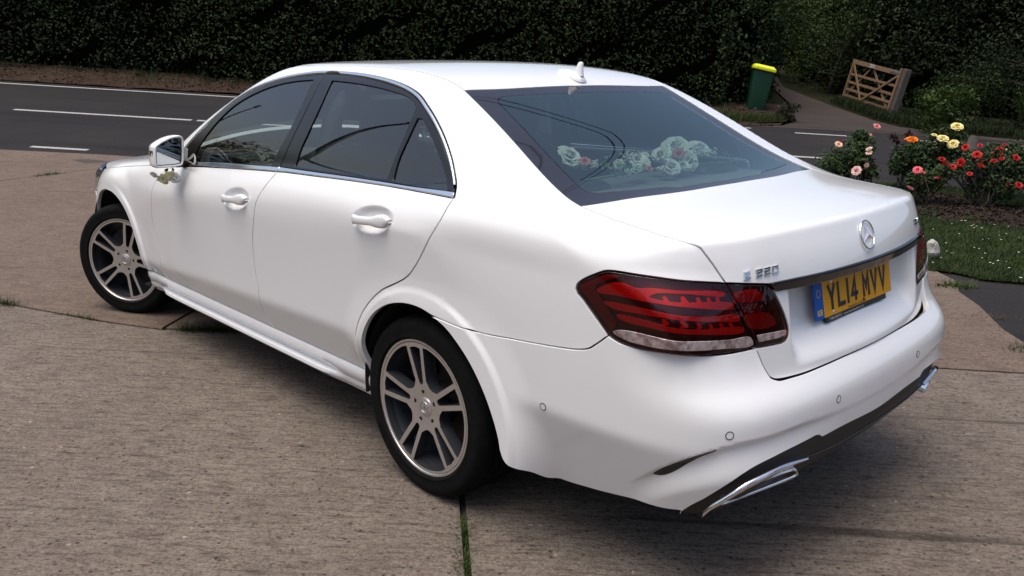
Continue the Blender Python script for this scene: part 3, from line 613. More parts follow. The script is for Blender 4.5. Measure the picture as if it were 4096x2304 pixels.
# parking sensors: painted discs in a black ring
def disc_on(name,P,Fn,rad,m,parent,off,flip=False,ring=None,n=20):
    P=snap(Fn,np.array([P]))[0];nn=grad(Fn,np.array([P]))[0];nn=Vector(nn);u=nn.orthogonal().normalized();v=nn.cross(u)
    pts=[Vector(P)+nn*off+(u*math.cos(t)+v*math.sin(t))*rad for t in np.linspace(0,2*math.pi,n,endpoint=False)]
    if ring:
        b=MB();b.tube(pts+[pts[0],pts[1]],ring,6,False)
        o=b.build(name,m,parent)
    else:
        o=link(name,mesh(name,pts,[tuple(range(n))],False),parent,m)
    if flip:
        o.data.transform(Matrix.Diagonal((1,-1,1,1)));o.data.flip_normals()
    return o
for P in (c('sens')[0],c('sens')[1],c('ring_side')[0]):
    for sg in (False,True):
        q=disc_on('parking_sensor',P,FBX,.0095,PAINT,bump,.0008,sg)
        disc_on('sensor_ring',P,FBX,.0108,SEAL,q,.0002,sg,ring=.0013) if False else None
        rr=disc_on('sensor_ring',P,FBX,.0108,SEAL,bump,.0004,sg,ring=.0012)
# ---- diffuser, chrome trim, exhausts ----
def FD(x,y,z):
    a=np.abs(y)
    zt_=np.interp(a,[0,.35,.39,.57,.66,.72,.76],[.447,.457,.472,.464,.447,.41,.30])
    return FB(x,y,z)+.013+.30*np.clip(.385-z,0,1)*(1-sm(.5,.75,a))
dtop=np.array([[p[0],p[1],p[2]+.012] for p in path(.02,[[-1.1815,0,.4464]]+wl3[::-1],wl3[:1]+wl2[:1][::-1]+[wl[-1]],wl[::-1])])
dlow=path(.02,[dtop[-1].tolist(),[-.985,.755,.262]],[[-.985,.755,.262],[-1.04,.69,.285],[-1.09,.60,.318],[-1.11,.45,.335],[-1.12,.2,.335],[-1.12,0,.335]])
dl=np.concatenate([dtop,dlow[1:]])
diff=panel('rear_diffuser',[np.concatenate([dl,mir(dl)[::-1][1:-1]])],MBLK,car,Fn=FD,h=.02,gap=0,flange=.03,dom='tail')
ch=catmull([[-1.040,.733,.314],[-1.0567,.7246,.3398],[-1.0791,.7092,.3641],[-1.114,.6699,.4031],[-1.1382,.6082,.4203],[-1.1536,.5269,.4269],[-1.1629,.4165,.4138]],.01)
def blade(sg):
    # chrome blade that widens towards the corner and runs out into a thin line
    w=np.interp(np.linspace(0,1,len(ch)),[0,.12,.35,.7,1],[.016,.018,.022,.016,.006]);G=[]
    nn=grad(FB,ch)
    for p,n,ww in zip(ch,nn,w):
        d=np.array([0,.25,-1.]);d/=np.linalg.norm(d)
        G.append([p+n*.000,p+n*.008,p+n*.010+d*ww*.4,p+n*.006+d*ww,p-n*.012+d*ww*1.05])
    b=MB();b.grid([[tuple(q*[1,sg,1]) for q in r] for r in G],flip=sg<0);return b.build('chrome_blade',CHROME,diff)
blade(1);blade(-1)
cl=catmull([[-1.1629,.4165,.4138],[-1.1695,.2681,.403],[-1.1733,0,.3985],[-1.1695,-.2681,.403],[-1.1629,-.4165,.4138]],.02);b=MB();b.tube([tuple(p+grad(FB,cl)[i]*.002) for i,p in enumerate(cl)],.0035,6);b.build('chrome_line',GBLK,diff)
def exhaust(sg):
    # flat trapezoid tail pipe end under the blade
    ctr=np.array([-1.112,.575,.362]);P=[];ax=np.array([.115,.265,-.053]);ax/=np.linalg.norm(ax)
    up_=np.array([-.35,.25,1.]);up_-=ax*(up_@ax);up_/=np.linalg.norm(up_);fw=np.cross(ax,up_);fw=fw if fw[0]>0 else -fw
    prof=[]
    for t in np.linspace(0,2*np.pi,40,endpoint=False):
        cs,sn=np.cos(t),np.sin(t);e=.45
        prof.append((.128*np.sign(cs)*abs(cs)**e*(1-.10*np.sign(sn)*abs(sn)**e),.026*np.sign(sn)*abs(sn)**e))
    G=[]
    for d,s,s2 in ((.10,1,1),(.0,1,1),(-.006,.985,.95),(-.006,.955,.80),(.0,.945,.75),(.07,.94,.72)):
        G.append([tuple((ctr+fw*d+ax*a*s+up_*q*s2)*[1,sg,1]) for a,q in prof])
    b=MB();b.grid(G,closed=True,flip=sg>0);o=b.build('exhaust_tip',CHROME,car)
    b=MB();b.add([tuple((ctr+fw*.05+ax*a*.94+up_*q*.72)*[1,sg,1]) for a,q in prof],[tuple(range(40))]);b.build('exhaust_bore',DARK,o)
exhaust(1);exhaust(-1)
# ---- tail lamps ----
def lamp(outer):
    for sg in (False,True):
        if outer: L=path(.012,lot,lor,lob)
        else: L=path(.012,lit,lir,lib,lor[::-1])
        base=panel_obj('tail_light',panel_data([L],F,h=.02,gap=.0035,flange=.01,off=-.014),LBLK,car,sg)
        ln=panel_obj('lamp_lens',panel_data([L],F,h=.014,gap=.0025,flange=.008,off=.0015,roll=.003),LENS,base,sg)
        lst=(['bar1','bar2','bar3']+['chev%d'%i for i in range(11)]) if outer else ['ibar1','ibar2','ibar3']
        for n_ in lst:
            P=np.array(c(n_));sharp=n_.startswith('chev')
            Q=path(.01,*[[P[i],P[(i+1)%len(P)]] for i in range(len(P))]) if sharp else catmull(P,.012,True)
            m=RED if n_!='ibar3' else RED2
            if not outer and n_!='ibar3': m=RED3
            panel_obj('light_bar',panel_data([Q],F,h=.014,gap=0,flange=.006,off=-.0085,roll=.002),m,base,sg)
        if outer:
            panel_obj('side_reflector',panel_data([path(.012,*[[c('side_ref')[i],c('side_ref')[(i+1)%12]] for i in range(12)])],F,h=.014,gap=0,flange=.004,off=-.006),RED2,base,sg)
        Q=catmull(np.array(c('clear' if outer else 'iclear')),.01,True) if outer else path(.01,*[[c('iclear')[i],c('iclear')[(i+1)%5]] for i in range(5)])
        panel_obj('reversing_lens',panel_data([Q],F,h=.012,gap=0,flange=.006,off=.0035,roll=.002),LSIL,base,sg)
RED3=mat('inner_lamp_guide',(.42,.008,.010),rough=.25,spec=.7)
lamp(True);lamp(False)
# ---- windows ----
d1=[[1.88,.86,.978]]+c('dlo1')[1:-1]+[[.944,.638,1.411]];d2=[[.938,.638,1.411]]+c('dlo2')[1:]
bU=c('b_up');bU=[[.941,.638,1.411]]+bU[1:-1]+[[.956,.853,1.048]]
s1=[[1.88,.86,.978]]+c('strip1')[:-1]+[[.956,.853,1.048]];s2=[[.956,.853,1.048]]+c('strip2')[1:]
s2[-1]=d2[-1]
g1=path(H,c('g1_top'),c('g1_r'),c('g1_bot'));g2=path(H,c('g2_l'),c('g2_top'),c('g2_r'),c('g2_bot'));g3=path(H,c('g3_l'),c('g3_t'),c('g3_r'),c('g3_b'))
for par,sg in ((fdoor,False),(fdoor_r,True)):
    panel_obj('window_frame',panel_data([path(H,s1[::-1],bU[::-1] and [bU[-1],bU[0]] if False else s1[:0] or [s1[0]]+d1[1:],bU),g1] if False else [path(H,d1,bU,s1[::-1]),g1],F,h=H,gap=.002,flange=.008,off=.001),GBLK,par,sg)
    panel_obj('window_pane',panel_data([g1],F,h=.03,gap=-.002,flange=0,off=-.004),GLASS,par,sg)
for par,sg in ((rdoor,False),(rdoor_r,True)):
    panel_obj('window_frame',panel_data([path(H,bU[::-1],d2,s2[::-1]),g2,g3],F,h=H,gap=.002,flange=.008,off=.001),GBLK,par,sg)
    panel_obj('window_pane',panel_data([g2],F,h=.03,gap=-.002,flange=0,off=-.004),GLASS,par,sg)
    panel_obj('quarter_pane',panel_data([g3],F,h=.03,gap=-.002,flange=0,off=-.004),GLASS,par,sg)
for par,sg in ((fdoor,False),(fdoor_r,True)):
    B1=[[p[0]+.028,p[1],p[2]] for p in bU[1:]];B2=[[p[0]-.028,p[1],p[2]] for p in bU[1:]]
    L=path(.03,B1,[B1[-1],B2[-1]],B2[::-1],[B2[0],B1[0]])
    panel_obj('pillar_seal',panel_data([L],F,h=.03,gap=0,flange=0,off=-.011),SEAL,par,sg)
# bright trim: waist strip on each door and the bow over the glass
for a,bb,par,par_r in ((s1,belt[1:],fdoor,fdoor_r),(s2,belt2,rdoor,rdoor_r)):
    A=catmull(a,.02);B=catmull([[a[0][0]+.02,bb[0][1],bb[0][2]]]+bb[1:] if par is fdoor else bb,.02)
    L=path(.02,A.tolist(),[A[-1].tolist(),B[-1].tolist()],B[::-1].tolist(),[B[0].tolist(),A[0].tolist()])
    for sg,pp in ((False,par),(True,par_r)):
        panel_obj('waist_trim',panel_data([L],F,h=.02,gap=.0008,flange=.008,off=.0035,roll=.003),SATIN,pp,sg)
bow=np.concatenate([catmull(c('rail')[1:]+c('rail2')[:-1],.015)]);bow=snap(F,bow)
dl_=np.concatenate([catmull(d1[1:],.01),catmull(d2[1:],.01)])
n_=grad(F,bow);near=np.array([dl_[np.argmin(((dl_-p)**2).sum(1))] for p in bow]);dv=near-bow;w_=np.linalg.norm(dv,axis=1,keepdims=True);dv/=np.maximum(w_,1e-6)
for sg in (1,-1):
    G=[[tuple(q*[1,sg,1]) for q in (p+v*.003-n*.004,p+v*.003+n*.003,p+v*(.003+.25*min(w,.016))+n*.005,p+v*(.004+.85*min(max(w,.008),.014))+n*.004,p+v*(.004+min(max(w,.008),.014))-n*.002)] for p,n,v,w in zip(bow,n_,dv,w_[:,0])]
    b=MB();b.grid(G,flip=sg<0);bt=b.build('window_bow_trim',SATIN,car)
    G=[[tuple(q*[1,sg,1]) for q in (p-v*.012-n*.012,p+v*.012-n*.010,p+v*.030-n*.010)] for p,n,v in zip(bow,n_,dv)]
    b=MB();b.grid(G,flip=sg<0);b.build('window_seal',SEAL,bt)
# ---- door handles ----
def handle(par,hx,hz,sg):
    b=MB();G=[];N=15
    for i in range(N+1):
        t=i/N;x=hx+.098-.205*t;z=hz-.012*0+(-.0)+ (hx-x)*.10
        y0=float(W(np.array(x),np.array(z)))
        lift=.034*math.sin(math.pi*min(max((t*1.0),0),1))**.45 if 0<t<1 else 0.0
        hh=.0150+.0085*sm(.62,.85,t)+.004*(1-sm(.05,.2,t))
        if t>.93: hh*=max(.25,math.sqrt(max(1-((t-.93)/.07)**2,0)))
        if t<.06: hh*=.45+.55*t/.06
        dep=.013
        yc=y0+lift*.62+.004
        ring=[]
        for k in range(12):
            a=2*math.pi*k/12;cs,sn=math.cos(a),math.sin(a)
            ring.append((x,(yc+dep*np.sign(cs)*abs(cs)**.7*(1.25 if cs<0 and (t<.15 or t>.75) else .8))*sg,z+hh*np.sign(sn)*abs(sn)**.75))
        G.append(ring)
    b.grid(G,closed=True,flip=sg>0);n=12
    b.F+= [tuple(range(n))[::-1],tuple(range(N*n,N*n+n))]
    return b.build('door_handle',PAINT,par)
for sg,a,bb in ((1,fdoor,rdoor),(-1,fdoor_r,rdoor_r)):
    handle(a,*HB_[0],sg);handle(bb,*HB_[1],sg)
# ---- side skirts ----
def skirt(sg):
    G=[];xs=np.concatenate([[2.47],np.arange(2.44,.31,-.03),[.30]])
    for x in xs:
        y0=float(W(np.array(x),np.array(SILLZ)))
        y0=min(y0,.893) if x<2.3 else y0
        bl=sm(.55,.72,x)*(1-sm(2.18,2.34,x))
        e=1-sm(.30,.42,x)
        fr=sm(2.2,2.47,x)
        yy=y0-.012*fr
        prof=[(yy-.030,.350),(yy-.004,.3325),(yy+.001,.331),(yy+.006,.322),(yy+.006,.300),(yy-.004-.010*bl,.276),(yy-.012-.006*bl,.266),(yy-.012+.018*bl,.258),(yy-.014+.022*bl,.246),(yy-.022+.018*bl,.232),(yy-.030+.010*bl,.224),(yy-.036+.008*bl,.2225),(yy-.037+.008*bl,.216),(yy-.09,.206),(yy-.16,.206)]
        G.append([(x,(p[0]+.010*e)*sg,p[1]-.012*e*(1 if p[1]<.3 else 0)) for p in prof])
    b=MB();b.grid(G,flip=sg>0)
    nn=len(G[0]);b.F.append(tuple(range((len(G)-1)*nn,len(G)*nn)))
    return b.build('side_skirt',PAINT,car,auto=38)
skirt(1);skirt(-1)
# ---- front bumper and headlamp (seen only as the far edge) ----
def FFB(x,y,z): return F(x,y,z)-.003
fb=path(.03,[[3.24,.866,.60],[3.24,.855,.33]],[[3.24,.855,.33],[3.4,.78,.24],[3.6,.5,.22],[3.68,0,.22]])
fbt=path(.03,[[3.72,0,.62],[3.6,.5,.62],[3.45,.70,.63],[3.33,.80,.65],[3.24,.866,.60]])
fbl=np.concatenate([fbt,fb[1:]])
panel('front_bumper',[np.concatenate([fbl,mir(fbl)[::-1][1:-1]])],PAINT,car,h=.04)
HL=path(.02,[[3.085,.828,.812],[3.20,.80,.785],[3.35,.71,.76],[3.5,.55,.745],[3.56,.45,.73]],[[3.56,.45,.73],[3.60,.5,.64]],[[3.60,.5,.64],[3.45,.70,.645],[3.33,.80,.66],[3.22,.86,.695],[3.12,.855,.76],[3.085,.828,.812]])
panel('headlight',[HL],HLAMP,car,both=True,h=.03,off=.002)
# ---- wheels ----
def wheel(x,y,steer,sg,width):
    w=empty('wheel',(x,y*sg,.3185),0,car);w.rotation_euler=(0,0,steer)
    hw=width/2
    R=.3245
    # tyre (lathe about Y; +Y is the outside after the mirror below)
    prof=[(.238,-hw+.02),(.250,-hw+.006),(.27,-hw-.001),(.295,-hw-.002),(.312,-hw+.006),(.3215,-hw+.022)]
    gr=[-.066,-.023,.023,.066];prof+= [(R-.001,-hw+.035)]
    for g in gr: prof+=[(R,g-.006),(R-.007,g-.004),(R-.007,g+.004),(R,g+.006)]
    prof+=[(R-.001,hw-.035),(.3215,hw-.022),(.312,hw-.006),(.302,hw+.001),(.295,hw+.0035),(.28,hw+.0035),(.262,hw+.001),(.254,hw+.003),(.2485,hw-.001),(.2455,hw-.008),(.238,hw-.02)]
    b=MB();b.lathe(prof,96);
    V=[]
    for p in b.V:
        q=Vector(p)
        if q.z<-.3175: q.z=-.3175-(q.z+.3175)*-.1
        V.append(tuple(q))
    b.V=V;b.F=[f[::-1] for f in b.F] if sg>0 else b.F
    if sg<0: b.V=[(a,-bb,cc) for a,bb,cc in b.V]
    b.build('tyre',RUBBER,w,auto=50)
    # rim
    lip=hw-.004
    r=empty('rim',(0,0,0),0,w)
    b=MB();b.lathe([(.2455,lip-.012),(.2465,lip-.004),(.244,lip),(.2375,lip),(.2345,lip-.003),(.2325,lip-.010)],96)
    def fin(b,name,m,auto=35):
        b.F=[f[::-1] for f in b.F] if sg>0 else b.F
        if sg<0:b.V=[(a,-bb,cc) for a,bb,cc in b.V]
        return b.build(name,m,w,auto=auto)
    fin(b,'rim_lip',ALLOY)
    b=MB();b.lathe([(.2345,lip-.006),(.231,lip-.016),(.217,lip-.05),(.212,lip-.075),(.205,lip-.15),(.21,-hw+.03)],72);fin(b,'rim_barrel',GREYM)
    # spoke face: five twin spokes cut from one disc
    def yface(rr): return lip-.002-.020*(1-min(rr/.23,1))**1.3+.0*rr
    outer=[(.2335*math.cos(t),.2335*math.sin(t)) for t in np.linspace(0,2*math.pi,180,endpoint=False)]
    loops=[np.array(outer)]
    a0=math.radians(80 if not steer else 108)
    for k in range(5):
        a=a0+k*2*math.pi/5
        def tr_(rr,s): return (rr*math.cos(a)-s*math.sin(a),rr*math.sin(a)+s*math.cos(a))
        sl_=[tr_(.086,.0100),tr_(.080,0),tr_(.086,-.0100),tr_(.214,-.0285),tr_(.219,0),tr_(.214,.0285)]
        loops.append(np.array(sl_))
        # window between this spoke pair and the next
        h2=2*math.pi/10;am=a+h2
        P=[]
        def edge(rr): # half width of a pair: outer bar edge
            return .0285+.0165*(rr-.09)/.125
        for rr in np.linspace(.222,.100,9):
            ang=math.asin(min(edge(rr)/rr,1));P.append((rr*math.cos(a+ang),rr*math.sin(a+ang)))
        P.append((.083*math.cos(am-.10),.083*math.sin(am-.10)));P.append((.083*math.cos(am+.10),.083*math.sin(am+.10)))
        a2=a+2*h2
        for rr in np.linspace(.100,.222,9):
            ang=math.asin(min(edge(rr)/rr,1));P.append((rr*math.cos(a2-ang),rr*math.sin(a2-ang)))
        e=math.asin(edge(.222)/.222)
        for t in np.linspace(a2-e,a+e,10)[1:-1]: P.append((.2245*math.cos(t),.2245*math.sin(t)))
        loops.append(np.array(P))
    PP=[];ed=[]
    for L in loops:
        n0=len(PP);PP+=[tuple(p) for p in L];ed+=[(n0+i,n0+(i+1)%len(L)) for i in range(len(L))]
    for rr in np.arange(.02,.23,.012):
        for t in np.linspace(0,2*math.pi,max(8,int(rr*2*math.pi/.012)),endpoint=False):
            p=np.array([[rr*math.cos(t+rr*7),rr*math.sin(t+rr*7)]])
            if inpoly(p,loops)[0]:
                if min(np.min(np.hypot(*(np.array(L)-p).T)) for L in loops)>.004: PP.append(tuple(p[0]))
    vo,eo,fo,*_r=delaunay_2d_cdt([Vector(p) for p in PP],ed,[],0,1e-7)
    vo=np.array([tuple(v) for v in vo]);T=np.array([f for f in fo if len(f)==3]);T=T[inpoly(vo[T].mean(1),loops)]
    b=MB();V=[(p[0],yface(math.hypot(*p)),p[1]) for p in vo]
    Tn=[]
    for t in T:
        (ax,ay),(bx,by),(cx,cy)=vo[t];cr=(bx-ax)*(cy-ay)-(by-ay)*(cx-ax);t=tuple(t) if cr>0 else tuple(t[::-1]);Tn.append(t)
    b.add(V,Tn);fin(b,'spoke_face',ALLOY)
    b=MB()
    for L in loops[1:]:
        Ls=L if sum(L[i][0]*L[(i+1)%len(L)][1]-L[(i+1)%len(L)][0]*L[i][1] for i in range(len(L)))>0 else L[::-1]
        G=[]
        for p in Ls:
            rr=math.hypot(*p);cc=Ls.mean(0);q=np.array(p)+(cc-np.array(p))*0.0
            G.append([(p[0],yface(rr)-.0002,p[1]),(p[0],yface(rr)-.012,p[1]),(p[0]*.99+cc[0]*-.0,yface(rr)-.045,p[1]*.99)])
        G.append(G[0]);b.grid(G,flip=False)
    fin(b,'spoke_side',GREYM)
    # hub cap with three pointed star, dark bolt holes, disc
    b=MB();b.lathe([(.0,yface(0)+.010),(.028,yface(0)+.0095),(.0335,yface(0)+.006),(.0345,yface(0)-.004)],36);fin(b,'hub_cap',ALLOY)
    b=MB()
    for k in range(3):
        t=math.pi/2+k*2*math.pi/3;P=[(.019*math.cos(t),.019*math.sin(t)),(.0035*math.cos(t+1.05),.0035*math.sin(t+1.05)),(0,0),(.0035*math.cos(t-1.05),.0035*math.sin(t-1.05))]
        y=yface(0)+.0108;b.add([(p[0],y+(.0015 if i==2 else 0),p[1]) for i,p in enumerate(P)],[(0,1,2),(0,2,3)])
    pts=[(.0205*math.cos(t),yface(0)+.0108,.0205*math.sin(t)) for t in np.linspace(0,2*math.pi,33)];b.tube(pts,.0012,5,False);fin(b,'hub_star',CHROME)
    for k in range(5):
        a=a0+math.pi/5*1+k*2*math.pi/5
        b=MB();b.lathe([(0,0),(.0085,0)],14,Matrix.Translation((.0575*math.cos(a0+k*2*math.pi/5),yface(.05)+.0012,.0575*math.sin(a0+k*2*math.pi/5))));fin(b,'bolt_hole_shade',DARK)  # flat black discs, the shade inside the bolt holes put into colour
    b=MB();b.lathe([(.05,hw-.10),(.165,hw-.10),(.165,hw-.125),(.05,hw-.125)],60);b.lathe([(.03,hw-.05),(.075,hw-.055),(.08,hw-.10)],40);fin(b,'brake_disc',DISC,30)
    b=MB()
    G=[]
    for t in np.linspace(math.radians(20),math.radians(80),12):
        G.append([(rr*math.cos(t),yy,rr*math.sin(t)) for rr,yy in ((.10,hw-.085),(.178,hw-.085),(.182,hw-.14),(.10,hw-.14))])
    b.grid(G,closed=True);fin(b,'brake_caliper',GREYM,30)
    bpy.data.objects.remove(r)
    return w
YR=.892-.1275+.004-.004
wheel(0,.767,0,1,.250);wheel(0,.767,0,-1,.250)
ST=math.radians(29)
wheel(2.868,.775,ST,1,.240);wheel(2.868,.775,ST,-1,.240)
# ---- underbody, arch liners, added dark shell behind the gaps ----
b=MB();b.box((1.15,0,.285),(3.9,1.40,.06));b.box((1.38,0,.56),(1.75,1.56,.5));b.box((2.75,0,.55),(1.2,.9,.45));b.box((-.40,0,.60),(1.10,1.05,.5));b.build('underbody',DARK,car,smooth=False)
for (ax,az,ar) in ((AR[0],AR[1],.385),(AF[0],AF[1],.40)):
    for sg in (1,-1):
        G=[]
        for t in np.linspace(math.radians(-8),math.radians(188),40):
            G.append([(ax+ar*math.cos(t),sg*yy,az+ar*math.sin(t)) for yy in (.885,.5,.49)]+[(ax+.02*math.cos(t),sg*.49,az+.02*math.sin(t))])
        b=MB();b.grid(G);b.build('arch_liner',DARK,car,smooth=False)
def shell():
    us=np.concatenate([np.arange(3.2,2.6,-.06),np.arange(2.6,-.35,-.06),np.arange(-.35,-2.15,-.05)]);b=MB()
    for sg in (1,-1):
        uu=us[us>-1.27];th=np.linspace(math.radians(-30),math.radians(18),26)
        Q=np.array([[u,t] for u in uu for t in th]);O,D=cap_inv(Q);X=root(F,O,D);n=grad(F,X);X=X-n*.022;X[:,0]=np.where(X[:,0]<-.95,X[:,0]+.05,X[:,0])
        ok=np.ones(len(X),bool)
        for (ax,az,ar) in (AR,AF): ok&=np.hypot(X[:,0]-ax,X[:,2]-az)>ar+.012
        ok&=(X[:,2]<1.0)&(X[:,2]>.34)&~((X[:,0]<-.85)&(abs(X[:,1])<.50))
        k=len(th);Fc=[]
        for i in range(len(uu)-1):
            for j in range(k-1):
                q=(i*k+j,i*k+j+1,(i+1)*k+j+1,(i+1)*k+j)
                if all(ok[list(q)]): Fc.append(q)
        b.add([tuple(p*[1,sg,1]) for p in X],Fc)
    b.build('gap_dark_shell',DARK,car)  # black skin added behind the panels so the gaps between them stay dark
shell()
# ---- wing mirrors ----
def onx(y,z,x): return (x,y,z)
MO=[(1.035,1.072),(.980,1.1046),(.938,1.115),(.914,1.114),(.9015,1.103),(.9000,1.080),(.9075,1.0),(.915,.980),(.934,.9742),(.975,.9722),(1.030,.9738),(1.0405,.979),(1.0435,.992),(1.040,1.05)]
def mirror(sg):
    par=fdoor if sg>0 else fdoor_r
    P=catmull([(0,y,z) for y,z in MO],.006,True);cy,cz=P[:,1].mean(),P[:,2].mean();X0=1.762
    def ring(x,s,dy=0,s2=None): return [(x,(cy+(y-cy)*s+dy)*sg,cz+(z-cz)*(s2 or s)) for _,y,z in P]
    def inset(x,d):
        q=P[:,1:];t=np.roll(q,-1,0)-np.roll(q,1,0);t/=np.linalg.norm(t,axis=1,keepdims=True);n=np.stack([-t[:,1],t[:,0]],1);s=np.sign(np.mean(np.sum(n*(np.array([cy,cz])-q),1)));q=q+n*s*d
        return [(x,y*sg,z) for y,z in q]
    G=[inset(X0+.012,.0105),inset(X0+.002,.0095),inset(X0-.002,.006),inset(X0-.0005,.002),ring(X0+.006,1.0),ring(X0+.022,1.008,.003),ring(X0+.04,1.0,.004),ring(X0+.075,.93,.001),ring(X0+.105,.78,-.004),ring(X0+.122,.50,-.012),ring(X0+.127,.02,-.016)]
    b=MB();b.grid(G,closed=True,flip=sg<0);o=b.build('wing_mirror',PAINT,par)
    b=MB();r=inset(X0+.009,.009);b.add(r,[tuple(range(len(r)))]);b.build('mirror_glass',MIRR,o,smooth=False)
    b=MB();r=inset(X0+.007,.0105);b.tube(r+[r[0]],.0028,6,False);b.build('mirror_rim',SEAL,o)
    b=MB();b.tube([(1.875,.852*sg,.980),(1.862,.88*sg,.990),(1.845,.912*sg,1.004)],[.034,.027,.024],12);b.build('mirror_arm',MBLK,par)
    # side repeater and black base on the outer edge
    def patch(name,z0,z1,x0,x1,m,ex=.0012):
        G=[]
        for x in np.linspace(x0,x1,6):
            s=np.interp(x,[X0+.006,X0+.022,X0+.04,X0+.075,X0+.105],[1.0,1.008,1.0,.93,.78]);dy=np.interp(x,[X0+.006,X0+.022,X0+.04,X0+.075],[0,.003,.004,.001]);row=[]
            for z in np.linspace(z0,z1,6):
                zz=cz+(z-cz)/s
                yo=np.interp(zz,[.974,.979,.992,1.05,1.072],[1.030,1.0405,1.0435,1.040,1.035]);row.append((x,(cy+(yo-cy)*s+dy+ex)*sg,z))
            G.append(row)
        b=MB();b.grid(G,flip=sg>0);b.build(name,m,par)
    patch('side_repeater',1.022,1.050,X0+.012,X0+.085,AMBER)
    b=MB();r=[(x,y,z) for x,y,z in ring(0,1.0)];lo=[q for q in r if q[2]<.985]
    lo.sort(key=lambda q:q[1]);G=[]
    for d,ex in ((X0+.012,.0015),(X0+.04,.0025),(X0+.075,-.004)):
        G.append([(d,q[1]*1.0+.001*sg,q[2]-ex) for q in lo])
    b.grid(G,flip=sg<0);b.build('mirror_base',MBLK,par)
mirror(1);mirror(-1)
# ---- roof antenna ----
def antenna():
    yc=-.03
    def zroof(x): return snap(F,np.array([[x,yc,1.44]]))[0][2]
    b=MB();G=[]
    for t in np.linspace(0,1,17):
        x=.268-.143*t;z0=zroof(x)-.003
        hw=.031*(min(1,(t/.62))**.62 if t<.62 else math.sqrt(max(1-((t-.62)/.40)**2*.75,.05)));hw=max(hw,.003)
        hh=.023*(min(1,(t/.45))**.6)*(1 if t<.8 else 1-.55*((t-.8)/.2)**2)+.003
        G.append([(x,yc+hw*math.cos(a)*abs(math.cos(a))**-.25 if abs(math.cos(a))>.01 else yc,z0+hh*max(math.sin(a),0)**.8) for a in np.linspace(0,math.pi,15)])
    b.grid(G);n=15;b.F+=[tuple(range(n))[::-1],tuple(range(16*n,17*n))]
    z0=zroof(.15);G=[]
    for h,xf,xr,w in ((.012,.192,.128,.014),(.024,.178,.1295,.0115),(.036,.168,.1305,.0100),(.050,.160,.1315,.0088),(.061,.1535,.1325,.0080),(.066,.149,.1345,.0060),(.0675,.146,.138,.003)):
        xm=(xf+xr)/2;L=(xf-xr)/2
        G.append([(xm+L*np.sign(math.cos(a))*abs(math.cos(a))**.75,yc+w*np.sign(math.sin(a))*abs(math.sin(a))**.6,z0+h) for a in np.linspace(0,2*math.pi,20,endpoint=False)])
    b.grid(G,closed=True,flip=True);k=len(b.V);b.F.append(tuple(range(k-20,k)))
    return b.build('roof_antenna',PAINT,car,auto=70)
antenna()
# ---- badges ----
def poly_text(chars,w,h,gap,bold):
    """outline strokes: list of (list of polylines) on a unit cell"""
    S={'Y':[[(0,1),(.5,.45),(.5,0)],[(1,1),(.5,.45)]],'L':[[(0,1),(0,0),(1,0)]],'1':[[(.5,1),(.5,0)]],'4':[[(.72,0),(.72,1),(0,.24),(1,.24)]],'M':[[(0,0),(0,1),(.5,.35),(1,1),(1,0)]],'V':[[(0,1),(.5,0),(1,1)]],
       'E':[[(1,1),(0,1),(0,0),(1,0)],[(0,.5),(.85,.5)]],'2':[[(0,1),(1,1),(1,.55),(0,.45),(0,0),(1,0)]],'0':[[(0,0),(0,1),(1,1),(1,0),(0,0)]],'C':[[(1,1),(0,1),(0,0),(1,0)]],'D':[[(0,0),(0,1),(.7,1),(1,.75),(1,.25),(.7,0),(0,0)]],'I':[[(.5,1),(.5,0)]],'G':[[(1,.85),(.8,1),(.2,1),(0,.8),(0,.2),(.2,0),(.8,0),(1,.2),(1,.5),(.55,.5)]],'B':[[(0,0),(0,1),(.75,1),(1,.85),(1,.65),(.75,.5),(1,.35),(1,.15),(.75,0),(0,0)],[(0,.5),(.75,.5)]]}
    return S[chars]
def stroke_mesh(ch,w,h,t,depth,to3):
    """thick strokes with mitred joints; to3(x, y, d) maps to space"""
    b=MB()
    for pl in poly_text(ch,w,h,0,0):
        P=[np.array((a*(w-t)+t/2,q*(h-t)+t/2)) for a,q in pl];closed=np.allclose(P[0],P[-1])
        if closed:P=P[:-1]
        n=len(P);L=[];Rr=[]
        for i in range(n):
            d0=P[i]-P[i-1] if (i>0 or closed) else P[1]-P[0];d1=P[(i+1)%n]-P[i] if (i<n-1 or closed) else P[i]-P[i-1]
            d0=d0/np.linalg.norm(d0);d1=d1/np.linalg.norm(d1);n0=np.array((-d0[1],d0[0]));n1=np.array((-d1[1],d1[0]));m=n0+n1;m=m/max(np.linalg.norm(m),1e-6);s=1/max(m@n1,.45)
            e=0*d0
            if not closed and i==0: e=-d1*t/2
            if not closed and i==n-1: e=d0*t/2
            L.append(P[i]+m*s*t/2+e);Rr.append(P[i]-m*s*t/2+e)
        idx=list(range(n))+([0] if closed else [])
        G=[[to3(*Rr[i],0),to3(*(Rr[i]*.88+P[i]*.12),depth),to3(*(L[i]*.88+P[i]*.12),depth),to3(*L[i],0)] for i in idx]
        b.grid(G)
        if not closed:
            k=len(b.V)-4*len(idx);b.F+=[(k,k+1,k+2,k+3),tuple(len(b.V)-4+q for q in (3,2,1,0))]
    return b
def on_tail(name,txt,y0,z0,w,h,t,gap,depth,slope=0,m=None,wid={}):
    y=y0
    for ch in txt:
        if ch==' ': y-=w*.55;continue
        cw=wid.get(ch,w)
        def to3(a,q,d,y=y):
            P=snap(F,np.array([[float(XB(z0))+.08*abs(y)**2,y-a,z0+q+slope*(y0-y+a)]]),5)[0];n=grad(F,np.array([P]))[0];return tuple(P+n*(d+.0005))
        b=stroke_mesh(ch,cw,h,t,depth,to3);b.build(name,m or CHROME,boot,smooth=False);y-=cw+gap
